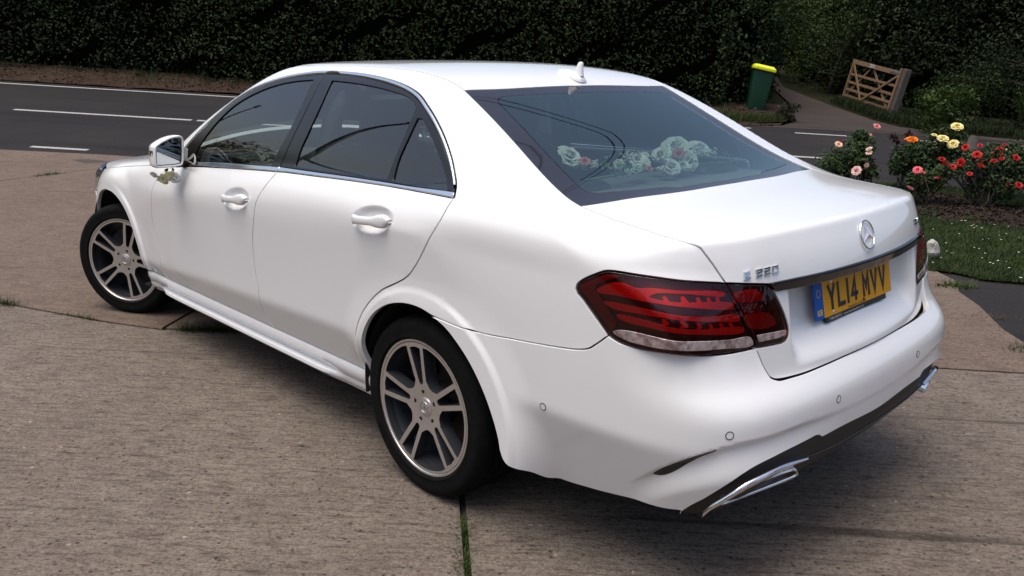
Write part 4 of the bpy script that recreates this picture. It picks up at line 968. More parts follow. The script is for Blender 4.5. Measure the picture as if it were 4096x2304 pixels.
on_tail('badge_letter','E 220',.607,.945,.0262,.0222,.0045,.0062,.0042)
on_tail('badge_letter','CDI',-.468,.960,.0235,.021,.0045,.005,.0042,wid={'I':.008})
# three pointed star in a ring
def star():
    P=snap(F,np.array([[-1.075,0,.986]]))[0];n=Vector(grad(F,np.array([P]))[0]);u=Vector((0,-1,0));v=n.cross(u).normalized();v=v if v.z>0 else -v;P=Vector(P)+n*.004
    b=MB();R=.0435
    pts=[P+(u*math.cos(t)+v*math.sin(t))*R for t in np.linspace(0,2*math.pi,49)];b.tube(pts,.0028,8,False)
    for k in range(3):
        t=math.pi/2+k*2*math.pi/3;d=lambda a,r:P+(u*math.cos(a)+v*math.sin(a))*r
        A,B1,B2,Cc=d(t,R),d(t+1.05,.0085),d(t-1.05,.0085),P+n*.007
        b.add([A,B1,Cc,B2],[(0,1,2),(0,2,3)])
    b.build('star_emblem',CHROME,boot,smooth=False)
star()
# ---- number plate ----
PC=Vector((-1.0545,-.006,.8120));TI=.22;PU=Vector((math.sin(TI),0,math.cos(TI)));PX=Vector((0,-1,0));PN=Vector((-math.cos(TI),0,math.sin(TI)))
def pp(x,y,d=0): return tuple(PC+PX*x+PU*y+PN*d)
def plate_box(name,x0,x1,y0,y1,d0,d1,m,par,r=.004):
    P=[]
    for cx,cy,a0 in ((x1-r,y1-r,0),(x0+r,y1-r,90),(x0+r,y0+r,180),(x1-r,y0+r,270)):
        for a in (0,30,60,90): P.append((cx+r*math.cos(math.radians(a0+a)),cy+r*math.sin(math.radians(a0+a))))
    k=len(P);b=MB();b.add([pp(x,y,d1) for x,y in P]+[pp(x,y,d0) for x,y in P],[tuple(range(k))]+[(i,i+k,(i+1)%k+k,(i+1)%k) for i in range(k)])
    return b.build(name,m,par,smooth=False)
plate=plate_box('number_plate',-.208,.262,-.0555,.0555,0,.004,YEL,car)
plate_box('plate_band',-.262,-.2085,-.0555,.0555,0,.004,BLU,plate)
plate_box('plate_holder',-.198,.220,-.073,-.050,-.004,.0025,MBLK,plate)
def plate_text(txt,x,y,h,w,t,gap,sp,m,name,wid={},depth=.0008):
    for ch in txt:
        if ch==' ': x+=sp-gap;continue
        cw=wid.get(ch,w);x0=x
        stroke_mesh(ch,cw,h,t,depth,lambda a,q,d:pp(x0+a,y+q,.0045+d)).build(name,m,plate,smooth=False);x=x0+cw+gap
plate_text('YL14 MVV',-.179,-.0395,.079,.050,.0145,.011,.033,INK,'plate_character',wid={'1':.0165})
plate_text('GB',-.249,-.044,.018,.013,.0035,.003,.01,mat('plate_gold_print',(.62,.50,.16),rough=.5),'plate_character')
for k in range(12):
    t=2*math.pi*k/12
    plate_box('plate_star',-.235+.011*math.cos(t)-.0014,-.235+.011*math.cos(t)+.0014,.022+.011*math.sin(t)-.0014,.022+.011*math.sin(t)+.0014,.003,.0048,mat('plate_star_yellow',(.6,.5,.1)) if k==0 else bpy.data.materials['plate_star_yellow'],plate,r=.0005)
for x,y in ((-.150,-.046),(.055,-.046),(-.150,.047),(.09,.047)):
    b=MB();b.lathe([(0,.003),(.003,.0028),(.0055,0)],16);M_=Matrix((PX,PN,PU)).transposed()
    b.V=[tuple(Vector(pp(x,y,.0042))+M_@Vector(v)) for v in b.V];b.build('plate_screw',MBLK if x>0 else CHROME,plate)
def small_print(txt,x,y,size,m):
    cu=bpy.data.curves.new('print','FONT');cu.body=txt;cu.size=size;o=bpy.data.objects.new('tmp',cu);COL.objects.link(o)
    dg=bpy.context.evaluated_depsgraph_get();me=bpy.data.meshes.new_from_object(o.evaluated_get(dg));bpy.data.objects.remove(o)
    M_=Matrix(((PX.x,PU.x,PN.x,0),(PX.y,PU.y,PN.y,0),(PX.z,PU.z,PN.z,0),(0,0,0,1)));M_.translation=Vector(pp(x,y,.0049));me.transform(M_)
    me.name='dealer_print';return link('dealer_print',me,plate,m)
small_print('Mercedes-Benz of Maidstone',-.055,-.0535,.0105,INK)
small_print('T 0844 588 7012   www.mercedes-benz.co.uk',-.185,-.068,.0125,WINK)
# ---- cabin ----
def pad(b,c,size,rot=None,bev=.05): b.box(c,size,rot,bev)
def seat(x,y):
    s=empty('front_seat',(x,y,.3),0,car)
    for nm,ce,sz,ang,bv in (('seat_cushion',(.05,0,.22),(.52,.52,.18),.12,.06),('seat_back',(-.27,0,.52),(.15,.50,.62),-.28,.06),('head_restraint',(-.385,0,.905),(.11,.29,.21),-.22,.05)):
        b=MB();b.box(ce,sz,Matrix.Rotation(ang,3,'Y'),bv);b.build(nm,LEATH,s)
    b=MB()
    for q in (-.06,.06): b.tube([(-.36,q,.74),(-.385,q,.86)],.007,8)
    b.build('restraint_post',CHROME,s)
seat(1.25,.37);seat(1.25,-.37)
b=MB();b.box((.12,0,.50),(.5,1.36,.2),Matrix.Rotation(.12,3,'Y'),.06);b.box((-.16,0,.78),(.16,1.34,.50),Matrix.Rotation(-.38,3,'Y'),.05);b.build('rear_seat',LEATH,car)
for y in (.40,-.40):
    b=MB();b.box((-.26,y,1.03),(.10,.26,.12),Matrix.Rotation(-.3,3,'Y'),.04);b.build('rear_head_restraint',LEATH,car)
b=MB();b.box((-.31,0,1.045),(.42,1.26,.03),None,.01);b.build('parcel_shelf',GREYF,car)
b=MB();b.box((1.88,0,.90),(.50,1.42,.20),Matrix.Rotation(.10,3,'Y'),.07);b.box((1.72,-.37,.99),(.2,.42,.08),None,.035);b.build('dashboard',LEATH,car)
b=MB();ctr=Vector((1.52,-.37,.93));ax=Vector((-.90,0,.42)).normalized();u=Vector((0,1,0));v=ax.cross(u)
pts=[ctr+(u*math.cos(t)+v*math.sin(t))*.185 for t in np.linspace(0,2*math.pi,41)];b.tube(pts,.015,10,False)
for t in (.15,math.pi-.15,-math.pi/2): b.tube([ctr,ctr+(u*math.cos(t)+v*math.sin(t))*.18],.014,8)
b.box(ctr,(.05,.14,.12),None,.02);b.tube([ctr,ctr-ax*.25],.03,8);b.build('steering_wheel',LEATH,car)
for sg in (1,-1):
    b=MB();b.box((.9,.80*sg,.86),(2.0,.06,.34),None,.02);b.build('door_lining',LEATH,car)
    b=MB();b.tube([(.86,.72*sg,1.0),(.85,.66*sg,1.25),(.85,.60*sg,1.335)],[.05,.04,.025],8);b.build('pillar_trim',GREYF,car)
# headlining under the roof skin
xs=np.linspace(1.22,.12,16);ys=np.linspace(-.56,.56,13);G=[[(x,y,float(snap(F,np.array([[x,y,1.44]]),5)[0][2])-.035) for y in ys] for x in xs];b=MB();b.grid(G,flip=True);b.build('headlining',GREYF,car)
b=MB();b.box((1.42,0,1.33),(.03,.24,.07),None,.012);b.tube([(1.44,0,1.35),(1.50,0,1.40)],.01,8);b.build('rear_view_mirror',LEATH,car)
# =====================================================================
#                        THE PLACE ROUND THE CAR
# =====================================================================
TP0=np.array([11.80,-1.79]);TD=np.array([-.7026,-.7116]);TE=np.array([.7116,-.7026])
def zg(x,y):
    x=np.asarray(x,float);y=np.asarray(y,float)
    a=(x-TP0[0])*TE[0]+(y-TP0[1])*TE[1];t=(x-TP0[0])*TD[0]+(y-TP0[1])*TD[1]
    a=np.where(a>60,60,a);t=np.clip(t,-60,60)
    return (.08*a-.042*t)*sm(-2.3,-.3,a)
def at(a,t,h=0.):
    p=TP0+TE*a+TD*t;return np.array([p[0],p[1],float(zg(p[0],p[1]))+h])
UPV=np.array(UP)
def up_at(x,y,h): return np.array([x,y,float(zg(x,y))])+UPV*h
# ---------- ground materials ----------
def tex_nodes(m):
    nt=m.node_tree;return nt,nt.nodes['Principled BSDF'],nt.nodes.new('ShaderNodeTexCoord')
def nz(nt,tc,scale,detail=6,rough=.6,mapping=None):
    n=nt.nodes.new('ShaderNodeTexNoise');n.inputs['Scale'].default_value=scale;n.inputs['Detail'].default_value=detail;n.inputs['Roughness'].default_value=rough
    nt.links.new(mapping if mapping is not None else tc.outputs['Object'],n.inputs['Vector']);return n
def ramp(nt,src,stops,interp='LINEAR'):
    r=nt.nodes.new('ShaderNodeValToRGB');r.color_ramp.interpolation=interp
    while len(r.color_ramp.elements)<len(stops): r.color_ramp.elements.new(.5)
    for e,(p,c_) in zip(r.color_ramp.elements,stops): e.position=p;e.color=(*c_,1) if len(c_)==3 else c_
    nt.links.new(src,r.inputs[0]);return r.outputs[0]
def mixc(nt,fac,a,b_,mode='MIX'):
    m=nt.nodes.new('ShaderNodeMix');m.data_type='RGBA';m.blend_type=mode
    for s,v in ((0,fac),(6,a),(7,b_)):
        if isinstance(v,(int,float)): m.inputs[s].default_value=v
        elif isinstance(v,tuple): m.inputs[s].default_value=(*v,1)
        else: nt.links.new(v,m.inputs[s])
    return m.outputs[2]
def math_(nt,op,a,b_=0.):
    m=nt.nodes.new('ShaderNodeMath');m.operation=op
    for s,v in ((0,a),(1,b_)):
        if isinstance(v,(int,float)): m.inputs[s].default_value=v
        else: nt.links.new(v,m.inputs[s])
    return m.outputs[0]
def concrete(name,base,warm,ribs=1.0):
    m=mat(name,base,.88,spec=.25);nt,b,tc=tex_nodes(m)
    mp=nt.nodes.new('ShaderNodeMapping');mp.inputs['Rotation'].default_value=(0,0,-math.radians(41.8));nt.links.new(tc.outputs['Object'],mp.inputs[0])
    def stretch(k):
        q=nt.nodes.new('ShaderNodeMapping');q.inputs['Scale'].default_value=(k,1.,1.);nt.links.new(mp.outputs[0],q.inputs[0]);return q.outputs[0]
    big=nz(nt,tc,.9,5,.6);patch=nz(nt,tc,5.5,7,.7)
    rib=nz(nt,tc,46,5,.72,stretch(.16));pit=nz(nt,tc,120,3,.6,stretch(.30));line=nz(nt,tc,11,2,.5,stretch(.03));fine=nz(nt,tc,260,3,.7)
    v=nt.nodes.new('ShaderNodeTexVoronoi');v.inputs['Scale'].default_value=120;nt.links.new(tc.outputs['Object'],v.inputs['Vector'])
    v2=nt.nodes.new('ShaderNodeTexVoronoi');v2.inputs['Scale'].default_value=46;nt.links.new(tc.outputs['Object'],v2.inputs['Vector'])
    col=mixc(nt,ramp(nt,big.outputs['Fac'],[(.35,(0,0,0)),(.68,(1,1,1))]),base,warm)
    peb=ramp(nt,v.outputs['Color'],[(.0,(.50,.40,.33)),(.16,(1.02,.98,.93)),(.42,(.80,.70,.62)),(.58,(1.15,1.09,1.02)),(.80,(.62,.57,.54)),(.92,(1.75,1.66,1.5))],'CONSTANT')
    col=mixc(nt,.60,col,peb,'MULTIPLY')
    peb2=ramp(nt,v2.outputs['Color'],[(.0,(1,1,1)),(.76,(1,1,1)),(.78,(.22,.20,.19)),(.88,(.60,.36,.25)),(.92,(2.3,2.2,2.1))],'CONSTANT')
    near=ramp(nt,v2.outputs['Distance'],[(.24,(1,1,1)),(.36,(0,0,0))]);col=mixc(nt,math_(nt,'MULTIPLY',near,.8),col,mixc(nt,1.0,col,peb2,'MULTIPLY'))
    # brushed ribs, worn-out pits, a few continuous scores
    col=mixc(nt,.8*ribs,col,ramp(nt,rib.outputs['Fac'],[(.34,(.30,.275,.265)),(.44,(.84,.82,.81)),(.55,(1.05,1.05,1.05)),(.70,(1.16,1.15,1.14))]),'MULTIPLY')
    col=mixc(nt,.8*ribs,col,ramp(nt,pit.outputs['Fac'],[(.31,(.16,.145,.14)),(.42,(.95,.95,.95)),(.6,(1.05,1.05,1.05)),(.70,(1.45,1.42,1.38))]),'MULTIPLY')
    col=mixc(nt,.75*ribs,col,ramp(nt,line.outputs['Fac'],[(.28,(.30,.28,.27)),(.36,(1,1,1))]),'MULTIPLY')
    col=mixc(nt,.6,col,ramp(nt,patch.outputs['Fac'],[(.34,(.70,.69,.69)),(.55,(1.03,1.02,1.01))]),'MULTIPLY')
    col=mixc(nt,.5,col,ramp(nt,fine.outputs['Fac'],[(.32,(.55,.53,.52)),(.5,(1,1,1)),(.68,(1.35,1.33,1.3))]),'MULTIPLY')
    nt.links.new(col,b.inputs['Base Color'])
    h=math_(nt,'ADD',math_(nt,'MULTIPLY',rib.outputs['Fac'],.8*ribs),math_(nt,'MULTIPLY',pit.outputs['Fac'],.7));h=math_(nt,'ADD',h,math_(nt,'MULTIPLY',v.outputs['Distance'],-.4));h=math_(nt,'ADD',h,math_(nt,'MULTIPLY',fine.outputs['Fac'],.3))
    bp=nt.nodes.new('ShaderNodeBump');bp.inputs['Strength'].default_value=.85;bp.inputs['Distance'].default_value=.009;nt.links.new(h,bp.inputs['Height']);nt.links.new(bp.outputs[0],b.inputs['Normal'])
    return m
CONC=concrete('brushed_concrete',(.155,.134,.116),(.175,.152,.133))
CONC2=concrete('worn_concrete',(.140,.110,.090),(.162,.128,.106),.75)
def tarmac(name,base,lo,sc=1.):
    m=mat(name,base,.85,spec=.12);nt,b,tc=tex_nodes(m)
    mp=nt.nodes.new('ShaderNodeMapping');mp.inputs['Rotation'].default_value=(0,0,-math.radians(45.4));nt.links.new(tc.outputs['Object'],mp.inputs[0])
    mp2=nt.nodes.new('ShaderNodeMapping');mp2.inputs['Scale'].default_value=(.10,1.,1.);nt.links.new(mp.outputs[0],mp2.inputs[0])
    tr_=nz(nt,tc,2.4,4,.6,mp2.outputs[0]);big=nz(nt,tc,.7,5,.6);v=nt.nodes.new('ShaderNodeTexVoronoi');v.inputs['Scale'].default_value=85*sc;nt.links.new(tc.outputs['Object'],v.inputs['Vector'])
    col=mixc(nt,ramp(nt,big.outputs['Fac'],[(.35,(0,0,0)),(.7,(1,1,1))]),base,lo)
    col=mixc(nt,.6,col,ramp(nt,v.outputs['Color'],[(0,(.6,.6,.6)),(.4,(1,1,1)),(.7,(.8,.78,.76)),(.92,(1.7,1.65,1.6))],'CONSTANT'),'MULTIPLY')
    col=mixc(nt,.75,col,ramp(nt,tr_.outputs['Fac'],[(.30,(.60,.60,.62)),(.48,(1,1,1)),(.62,(1.12,1.1,1.08))]),'MULTIPLY')
    nt.links.new(col,b.inputs['Base Color'])
    bp=nt.nodes.new('ShaderNodeBump');bp.inputs['Strength'].default_value=.6;bp.inputs['Distance'].default_value=.006;nt.links.new(v.outputs['Distance'],bp.inputs['Height']);nt.links.new(bp.outputs[0],b.inputs['Normal'])
    return m
TAR=tarmac('road_tarmac',(.022,.021,.0225),(.028,.0255,.026))
TARL=tarmac('lane_tarmac',(.046,.038,.035),(.056,.046,.042))
TARP=tarmac('patch_tarmac',(.024,.022,.023),(.030,.028,.029),1.3)
def earth(name,c1,c2,c3,sc):
    m=mat(name,c1,.95,spec=.1);nt,b,tc=tex_nodes(m);n=nz(nt,tc,sc,8,.75);n2=nz(nt,tc,sc*9,6,.7)
    col=ramp(nt,n.outputs['Fac'],[(.32,c1),(.52,c2),(.72,c3)]);col=mixc(nt,.7,col,ramp(nt,n2.outputs['Fac'],[(.3,(.45,.42,.40)),(.55,(1,1,1)),(.7,(1.5,1.4,1.3))]),'MULTIPLY');nt.links.new(col,b.inputs['Base Color'])
    bp=nt.nodes.new('ShaderNodeBump');bp.inputs['Strength'].default_value=1;bp.inputs['Distance'].default_value=.03;nt.links.new(n2.outputs['Fac'],bp.inputs['Height']);nt.links.new(bp.outputs[0],b.inputs['Normal']);return m
SOIL=earth('dark_mulch_soil',(.022,.015,.011),(.034,.024,.018),(.050,.038,.030),5)
VERGE=earth('leaf_litter_earth',(.026,.017,.012),(.042,.028,.020),(.062,.044,.032),2.2)
GRND=earth('rough_grass_ground',(.012,.015,.006),(.017,.019,.008),(.024,.022,.012),1.2)
TURF=earth('lawn_turf',(.014,.022,.006),(.020,.032,.009),(.028,.039,.012),7)
WPAINT=mat('worn_white_road_paint',(.36,.355,.34),.8,noise=(38,(.15,.145,.14),.46,.70,8))
# ---------- ground sheets ----------
def sheet(name,poly,m,h=.6,dz=0.,thick=0.,parent=None,zf=None):
    L=np.array(poly,float);Ld=path(h,*[[list(L[i]),list(L[(i+1)%len(L)])] for i in range(len(L))])
    lo,hi=Ld.min(0),Ld.max(0);G=np.array([(x,y) for x in np.arange(lo[0]+h/2,hi[0],h) for y in np.arange(lo[1]+h/2,hi[1],h)])
    if len(G):
        G=G[inpoly(G,[Ld])]
        if len(G): G=G[np.array([np.min(((Ld-p)**2).sum(1)) for p in G])>(h*.4)**2]
    Pp=np.concatenate([Ld,G]) if len(G) else Ld;k=len(Ld)
    vo,eo,fo,*_=delaunay_2d_cdt([Vector(p) for p in Pp],[(i,(i+1)%k) for i in range(k)],[],0,1e-6)
    vo=np.array([tuple(v) for v in vo]);T=np.array([f for f in fo if len(f)==3]);T=T[inpoly(vo[T].mean(1),[Ld])]
    z=(zf or zg)(vo[:,0],vo[:,1])+dz;V=np.column_stack([vo,z]);F_=[]
    for t in T:
        a_,b_,c_=vo[t];F_.append(tuple(t) if (b_[0]-a_[0])*(c_[1]-a_[1])-(b_[1]-a_[1])*(c_[0]-a_[0])>0 else tuple(t[::-1]))
    V=list(map(tuple,V))
    if thick:
        cnt={}
        for f in F_:
            for i in range(3): cnt[(f[i],f[(i+1)%3])]=1
        bd=[e for e in cnt if (e[1],e[0]) not in cnt];n0=len(V);mp={}
        for e in bd:
            for q in e:
                if q not in mp: mp[q]=len(V);V.append((V[q][0],V[q][1],V[q][2]-thick))
        F_+=[(e[1],e[0],mp[e[0]],mp[e[1]]) for e in bd]
    o=link(name,mesh(name,V,F_,False),parent,m)
    if parent is None:o['kind']='structure'
    return o
def st(a,t): p=TP0+TE*a+TD*t;return [p[0],p[1]]
# far ground: one sheet to the horizon
xs=np.concatenate([[-400,-200,-120],np.arange(-80,81,2.5),[120,200,400]]);gx,gy=np.meshgrid(xs,xs,indexing='ij');n=len(xs)
V=np.column_stack([gx.ravel(),gy.ravel(),zg(gx.ravel(),gy.ravel())-.06]);Q=[(i*n+j,(i+1)*n+j,(i+1)*n+j+1,i*n+j+1) for i in range(n-1) for j in range(n-1)]
o=link('ground',fast_mesh('ground',V,Q,smooth=False),None,GRND);o['kind']='structure'
# drive: slabs of brushed concrete with open joints
drive=empty('drive');tag(drive,kind='structure')
sheet('drive_bed',[(-9,-9),(6.2,-6.0),(12.3,-.95),(11.0,.8),(9,11),(-4,13),(-12,4)],mat('joint_dirt',(.035,.03,.024),.95,noise=(40,(.07,.058,.045),.4,.7)),1.2,-.022,parent=drive)
J1=[(-7,-7.1),(-3.2,-3.95),(-1.08,-2.07),(-.74,-1.8),(1.21,-.235),(2.13,.60),(2.39,.86),(2.75,1.05),(3.54,1.385),(5.6,2.2),(8.0,3.0)]
g_=.011
def offp(L,s):
    L=np.array(L,float);t=np.gradient(L,axis=0);t/=np.linalg.norm(t,axis=1,keepdims=True);return L+np.column_stack([-t[:,1],t[:,0]])*s
up1=offp(J1,g_);dn1=offp(J1,-g_)
jt=np.array([-.787,.617]);jn=np.array([.617,.787]);j0=np.array([1.21,-.235])
a_=j0+jn*g_+jt*.018;b_=j0-jn*g_+jt*.0
J2far=j0+jt*8
S1=[tuple(a_)]+[tuple(p) for p in up1[5:]]+[(9.5,9),(-3,12),tuple(J2far+jn*g_)]
S2=[tuple(p) for p in up1[:5]][:-1]+[tuple(b_+np.array([-.006,.004]))]+[tuple(J2far-jn*g_),(-12,5),(-10,-3)]
k0=np.array([2.39,.86]);kt=np.array([.62,-.785]);kn=np.array([.785,.62])
K=[k0+kt*.03,k0+kt*2.2,k0+kt*4.6,k0+kt*6.6]
S3=[tuple(p) for p in dn1[1:6]]+[tuple(q-kn*g_) for q in K]+[(5.2,-5.9),(2.2,-6.1),(1.15,-5.35),(.42,-4.55),(.10,-4.02),(-.16,-3.78),(-.30,-3.46),(-.50,-3.22),(-.77,-2.79),(-.98,-2.56),(-1.5,-2.62),(-2.6,-3.55)]
J3=np.array([(7.4,3.2),(8.0,2.2),(8.97,.10),(9.4,-1.1),(9.9,-2.6),(10.1,-3.6)])
S4=[tuple(q+kn*g_) for q in K[::-1]]+[tuple(p) for p in dn1[6:10]]+[tuple(p) for p in offp(J3,-g_)]
S4=[tuple(p) for p in dn1[6:10]]+[tuple(p) for p in offp(J3,-g_)]+[(8.3,-4.4)]+[tuple(q+kn*g_) for q in K[::-1]]
S5=[tuple(p) for p in offp(J3,g_)]+[st(-.33,2.2),st(-.33,.3),st(-.40,-1.2),st(-.35,-4.5),(11.5,5.0),(8.6,4.0)]
for nme,pl,m in (('a',S1,CONC),('b',S2,CONC),('c',S3,CONC2),('d',S4,CONC2),('e',S5,CONC2)):
    sheet('concrete_slab',pl,m,.7,0.,.05,parent=drive)
sheet('tarmac_path',[(.12,-4.06),(-.15,-3.80),(-.28,-3.46),(-.48,-3.21),(-.75,-2.78),(-.97,-2.54),(-1.6,-2.7),(-3.2,-4.2),(-2.6,-5.6),(-.55,-4.1),(-.15,-3.97)],TARP,.5,-.008)
# road, markings, lane
sheet('road',[st(-.42,-45),st(-.42,45),st(6.75,45),st(6.75,-45)],TAR,1.5,-.012)
marks=empty('road_markings');tag(marks,kind='structure')
def line(a0,t0,t1,w,name): 
    jag=[st(a0-w/2,t) for t in np.arange(t0,t1,.5)]+[st(a0-w/2,t1)]
    sheet(name,jag+[[*st(a0+w/2,t)] for t in np.arange(t1,t0,-.5)]+[st(a0+w/2,t0)],WPAINT,.5,-.007,parent=marks)
line(6.36,-40,11.85,.11,'edge_line');
for t in (12.75,15.2,17.6): line(6.05-.02*(t-12.75),t,t+1.15,.11,'lane_mouth_dash')
for t0,t1 in ((-14.9,-10.9),(-8.95,-4.95),(-2.95,.42),(.52,4.5),(6.4,8.2),(8.34,12.36),(14.4,18.4)): line(3.10,t0,t1,.125,'centre_line')
for t in (-6.3,-4.5,-2.7,-.88,1.0): line(-.03,t,t+.88,.115,'drive_mouth_dash')
sheet('lane',[st(6.7,11.9),st(7.05,12.75),st(7.9,13.35),st(8.6,13.52),st(10,13.9),st(11.5,14.25),st(16.3,15.0),st(24,16.2),st(24,17.2),st(16,15.35),st(13.3,15.42),st(11.0,15.47),st(8.9,15.63),st(8.0,15.9),st(7.3,17.2),st(6.7,20)],TARL,.7,-.006)
sheet('verge',[st(6.72,-45),st(6.72,11.9),st(7.1,12.7),st(7.9,13.3),st(9.0,13.4),st(9.6,12.6),st(9.2,10),st(9.2,-45)],VERGE,.6,.004,zf=lambda x,y:zg(x,y)+.22*sm(7.0,8.4,(x-TP0[0])*TE[0]+(y-TP0[1])*TE[1])+.03*np.sin(x*3.1)*np.sin(y*2.7))
# lawn and rose bed on the right
LAWN=[(1.30,-6.05),(1.03,-6.18),(.62,-6.12),(.30,-6.28),(.05,-6.24),(-.6,-6.4),(-2.2,-6.5),(-2.2,-4.9),(-.9,-4.25),(-.53,-4.06),(-.3,-3.93),(-.12,-3.99),(.08,-3.93),(.25,-4.25),(.55,-4.62),(1.2,-5.4),(2.4,-6.2)]
sheet('lawn',LAWN,TURF,.4,.010)
sheet('rose_bed',[(3.4,-6.1),(2.2,-6.15),(1.25,-6.0),(.62,-6.07),(.30,-6.22),(.05,-6.18),(-.6,-6.34),(-2.4,-6.5),(-2.2,-8.6),(-.6,-8.1),(.3,-7.9),(1.0,-7.7),(1.6,-7.75),(2.3,-7.6),(3.6,-7.4)],SOIL,.3,.012,zf=lambda x,y:zg(x,y)+.035*np.sin(x*5.3+1)*np.sin(y*4.7)+.02*np.sin(x*11)*np.cos(y*13))
sheet('grass_strip',[(3.6,-7.4),(2.3,-7.55),(1.6,-7.7),(1.0,-7.65),(.3,-7.85),(-.6,-8.05),(-2.2,-8.5),(-2,-9.3),(1.3,-8.75),(2.4,-8.1),(4,-7.6)],TURF,.4,.008)
sheet('grass_corner',[st(7.05,11.0),st(6.98,12.2),st(7.3,12.9),st(8.0,13.28),st(8.7,13.2),st(9.3,12.3),st(9.2,10.8)],TURF,.4,.26,zf=lambda x,y:zg(x,y)-.22+.02*np.sin(5*x))
# ---------- leaves and blades ----------
def leaf_mat(name,c1,c2,sc=2.5,rough=.5,trl=.2):
    m=bpy.data.materials.new(name);m.use_nodes=True;nt=m.node_tree;b=nt.nodes['Principled BSDF'];tc=nt.nodes.new('ShaderNodeTexCoord')
    n=nz(nt,tc,sc,3,.6);n2=nz(nt,tc,sc*14,2,.6)
    f=math_(nt,'ADD',math_(nt,'MULTIPLY',n.outputs['Fac'],.5),math_(nt,'MULTIPLY',n2.outputs['Fac'],.5))
    col=ramp(nt,f,[(.36,c1),(.50,tuple((p+q)/2 for p,q in zip(c1,c2))),(.62,c2)])
    nt.links.new(col,b.inputs['Base Color']);b.inputs['Roughness'].default_value=rough;b.inputs['Specular IOR Level'].default_value=.18
    if trl:
        t=nt.nodes.new('ShaderNodeBsdfTranslucent');nt.links.new(col,t.inputs[0]);mx=nt.nodes.new('ShaderNodeMixShader');mx.inputs[0].default_value=trl
        out=nt.nodes['Material Output'];nt.links.new(b.outputs[0],mx.inputs[1]);nt.links.new(t.outputs[0],mx.inputs[2]);nt.links.new(mx.outputs[0],out.inputs[0])
    return m
def unit(v): return v/np.maximum(np.linalg.norm(v,axis=1,keepdims=True),1e-9)
def leaves(name,Pts,Nrm,size,m,parent=None,asp=.55,fold=.18,jit=.7,up=.35,rng=RNG):
    """folded diamond leaves at Pts, roughly facing Nrm"""
    n=len(Pts);N=unit(Nrm+rng.normal(0,jit,(n,3))+UPV*up);D=unit(np.cross(N,rng.normal(0,1,(n,3))));B=np.cross(N,D)
    L=size*rng.uniform(.6,1.35,(n,1)) if np.isscalar(size) else size[:,None]
    a=Pts-D*L*.5;t=Pts+D*L*.5-N*L*.10;l=Pts-D*L*.05+B*L*asp*.5+N*L*fold;r=Pts-D*L*.05-B*L*asp*.5+N*L*fold
    V=np.stack([a,l,t,r],1).reshape(-1,3);i=np.arange(n)*4;T=np.concatenate([np.stack([i,i+3,i+2],1),np.stack([i,i+2,i+1],1)])
    return link(name,fast_mesh(name,V,None,T,smooth=False),parent,m)
def fbm(P,s,seed):
    r=np.random.default_rng(seed);o=0
    for k in range(5):
        d=r.normal(0,1,3)*s*(1.7**k);o=o+np.sin(P@d+r.uniform(0,6))*(.6**k)
    return o/1.8
def blades(name,Pts,h,w,m,parent=None,lean=.5,rng=RNG):
    n=len(Pts);th=rng.uniform(0,2*np.pi,n);d=np.stack([np.cos(th),np.sin(th),0*th],1);s=np.stack([-np.sin(th),np.cos(th),0*th],1)
    hh=(h*rng.uniform(.5,1.4,n))[:,None];ln=rng.uniform(.1,lean,(n,1))
    p0=Pts-s*w/2;p1=Pts+s*w/2;mid=Pts+UPV*hh*.6+d*hh*ln*.35;m0=mid-s*w*.35;m1=mid+s*w*.35;tip=Pts+UPV*hh+d*hh*ln
    V=np.stack([p0,p1,m1,m0,tip],1).reshape(-1,3);i=np.arange(n)*5
    return link(name,fast_mesh(name,V,np.stack([i,i+1,i+2,i+3],1),np.stack([i+3,i+2,i+4],1),smooth=False),parent,m)
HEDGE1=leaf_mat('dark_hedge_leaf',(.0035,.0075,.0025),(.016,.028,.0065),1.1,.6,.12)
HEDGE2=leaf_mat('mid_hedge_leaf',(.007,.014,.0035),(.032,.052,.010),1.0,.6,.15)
BRIGHT=leaf_mat('bright_shrub_leaf',(.018,.036,.007),(.060,.095,.017),1.2,.5)
IVY=leaf_mat('ivy_leaf',(.004,.009,.0035),(.017,.030,.010),2,.5,.12)
ROSEL=leaf_mat('rose_leaf',(.020,.038,.014),(.066,.105,.038),9,.65)
ROSEY=leaf_mat('yellow_green_leaf',(.020,.038,.011),(.055,.085,.026),9,.42)
MAROON=leaf_mat('young_maroon_leaf',(.030,.010,.010),(.060,.018,.018),9,.4)
GRASS=leaf_mat('grass_blade',(.014,.027,.006),(.042,.070,.015),3,.55)
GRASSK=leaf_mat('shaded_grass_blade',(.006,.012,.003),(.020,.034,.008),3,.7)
GRASSD=leaf_mat('dry_grass_blade',(.06,.05,.028),(.10,.08,.044),3,.7)
LITTER=leaf_mat('dead_leaf',(.028,.017,.011),(.085,.055,.034),6,.8,0)
TWIG=mat('twig_bark',(.045,.035,.026),.9,noise=(25,(.08,.065,.05),.4,.7))
BARK=mat('tree_bark',(.035,.028,.022),.95,noise=(12,(.065,.052,.04),.4,.7),bump=(18,.8,.03))
VOID=mat('hedge_shade_black',(.0015,.002,.001),1.,spec=0.)  # near-black that paints the shade deep inside the hedges
def basis(p): return np.array([np.append(TE,0.),np.append(TD,0.)])
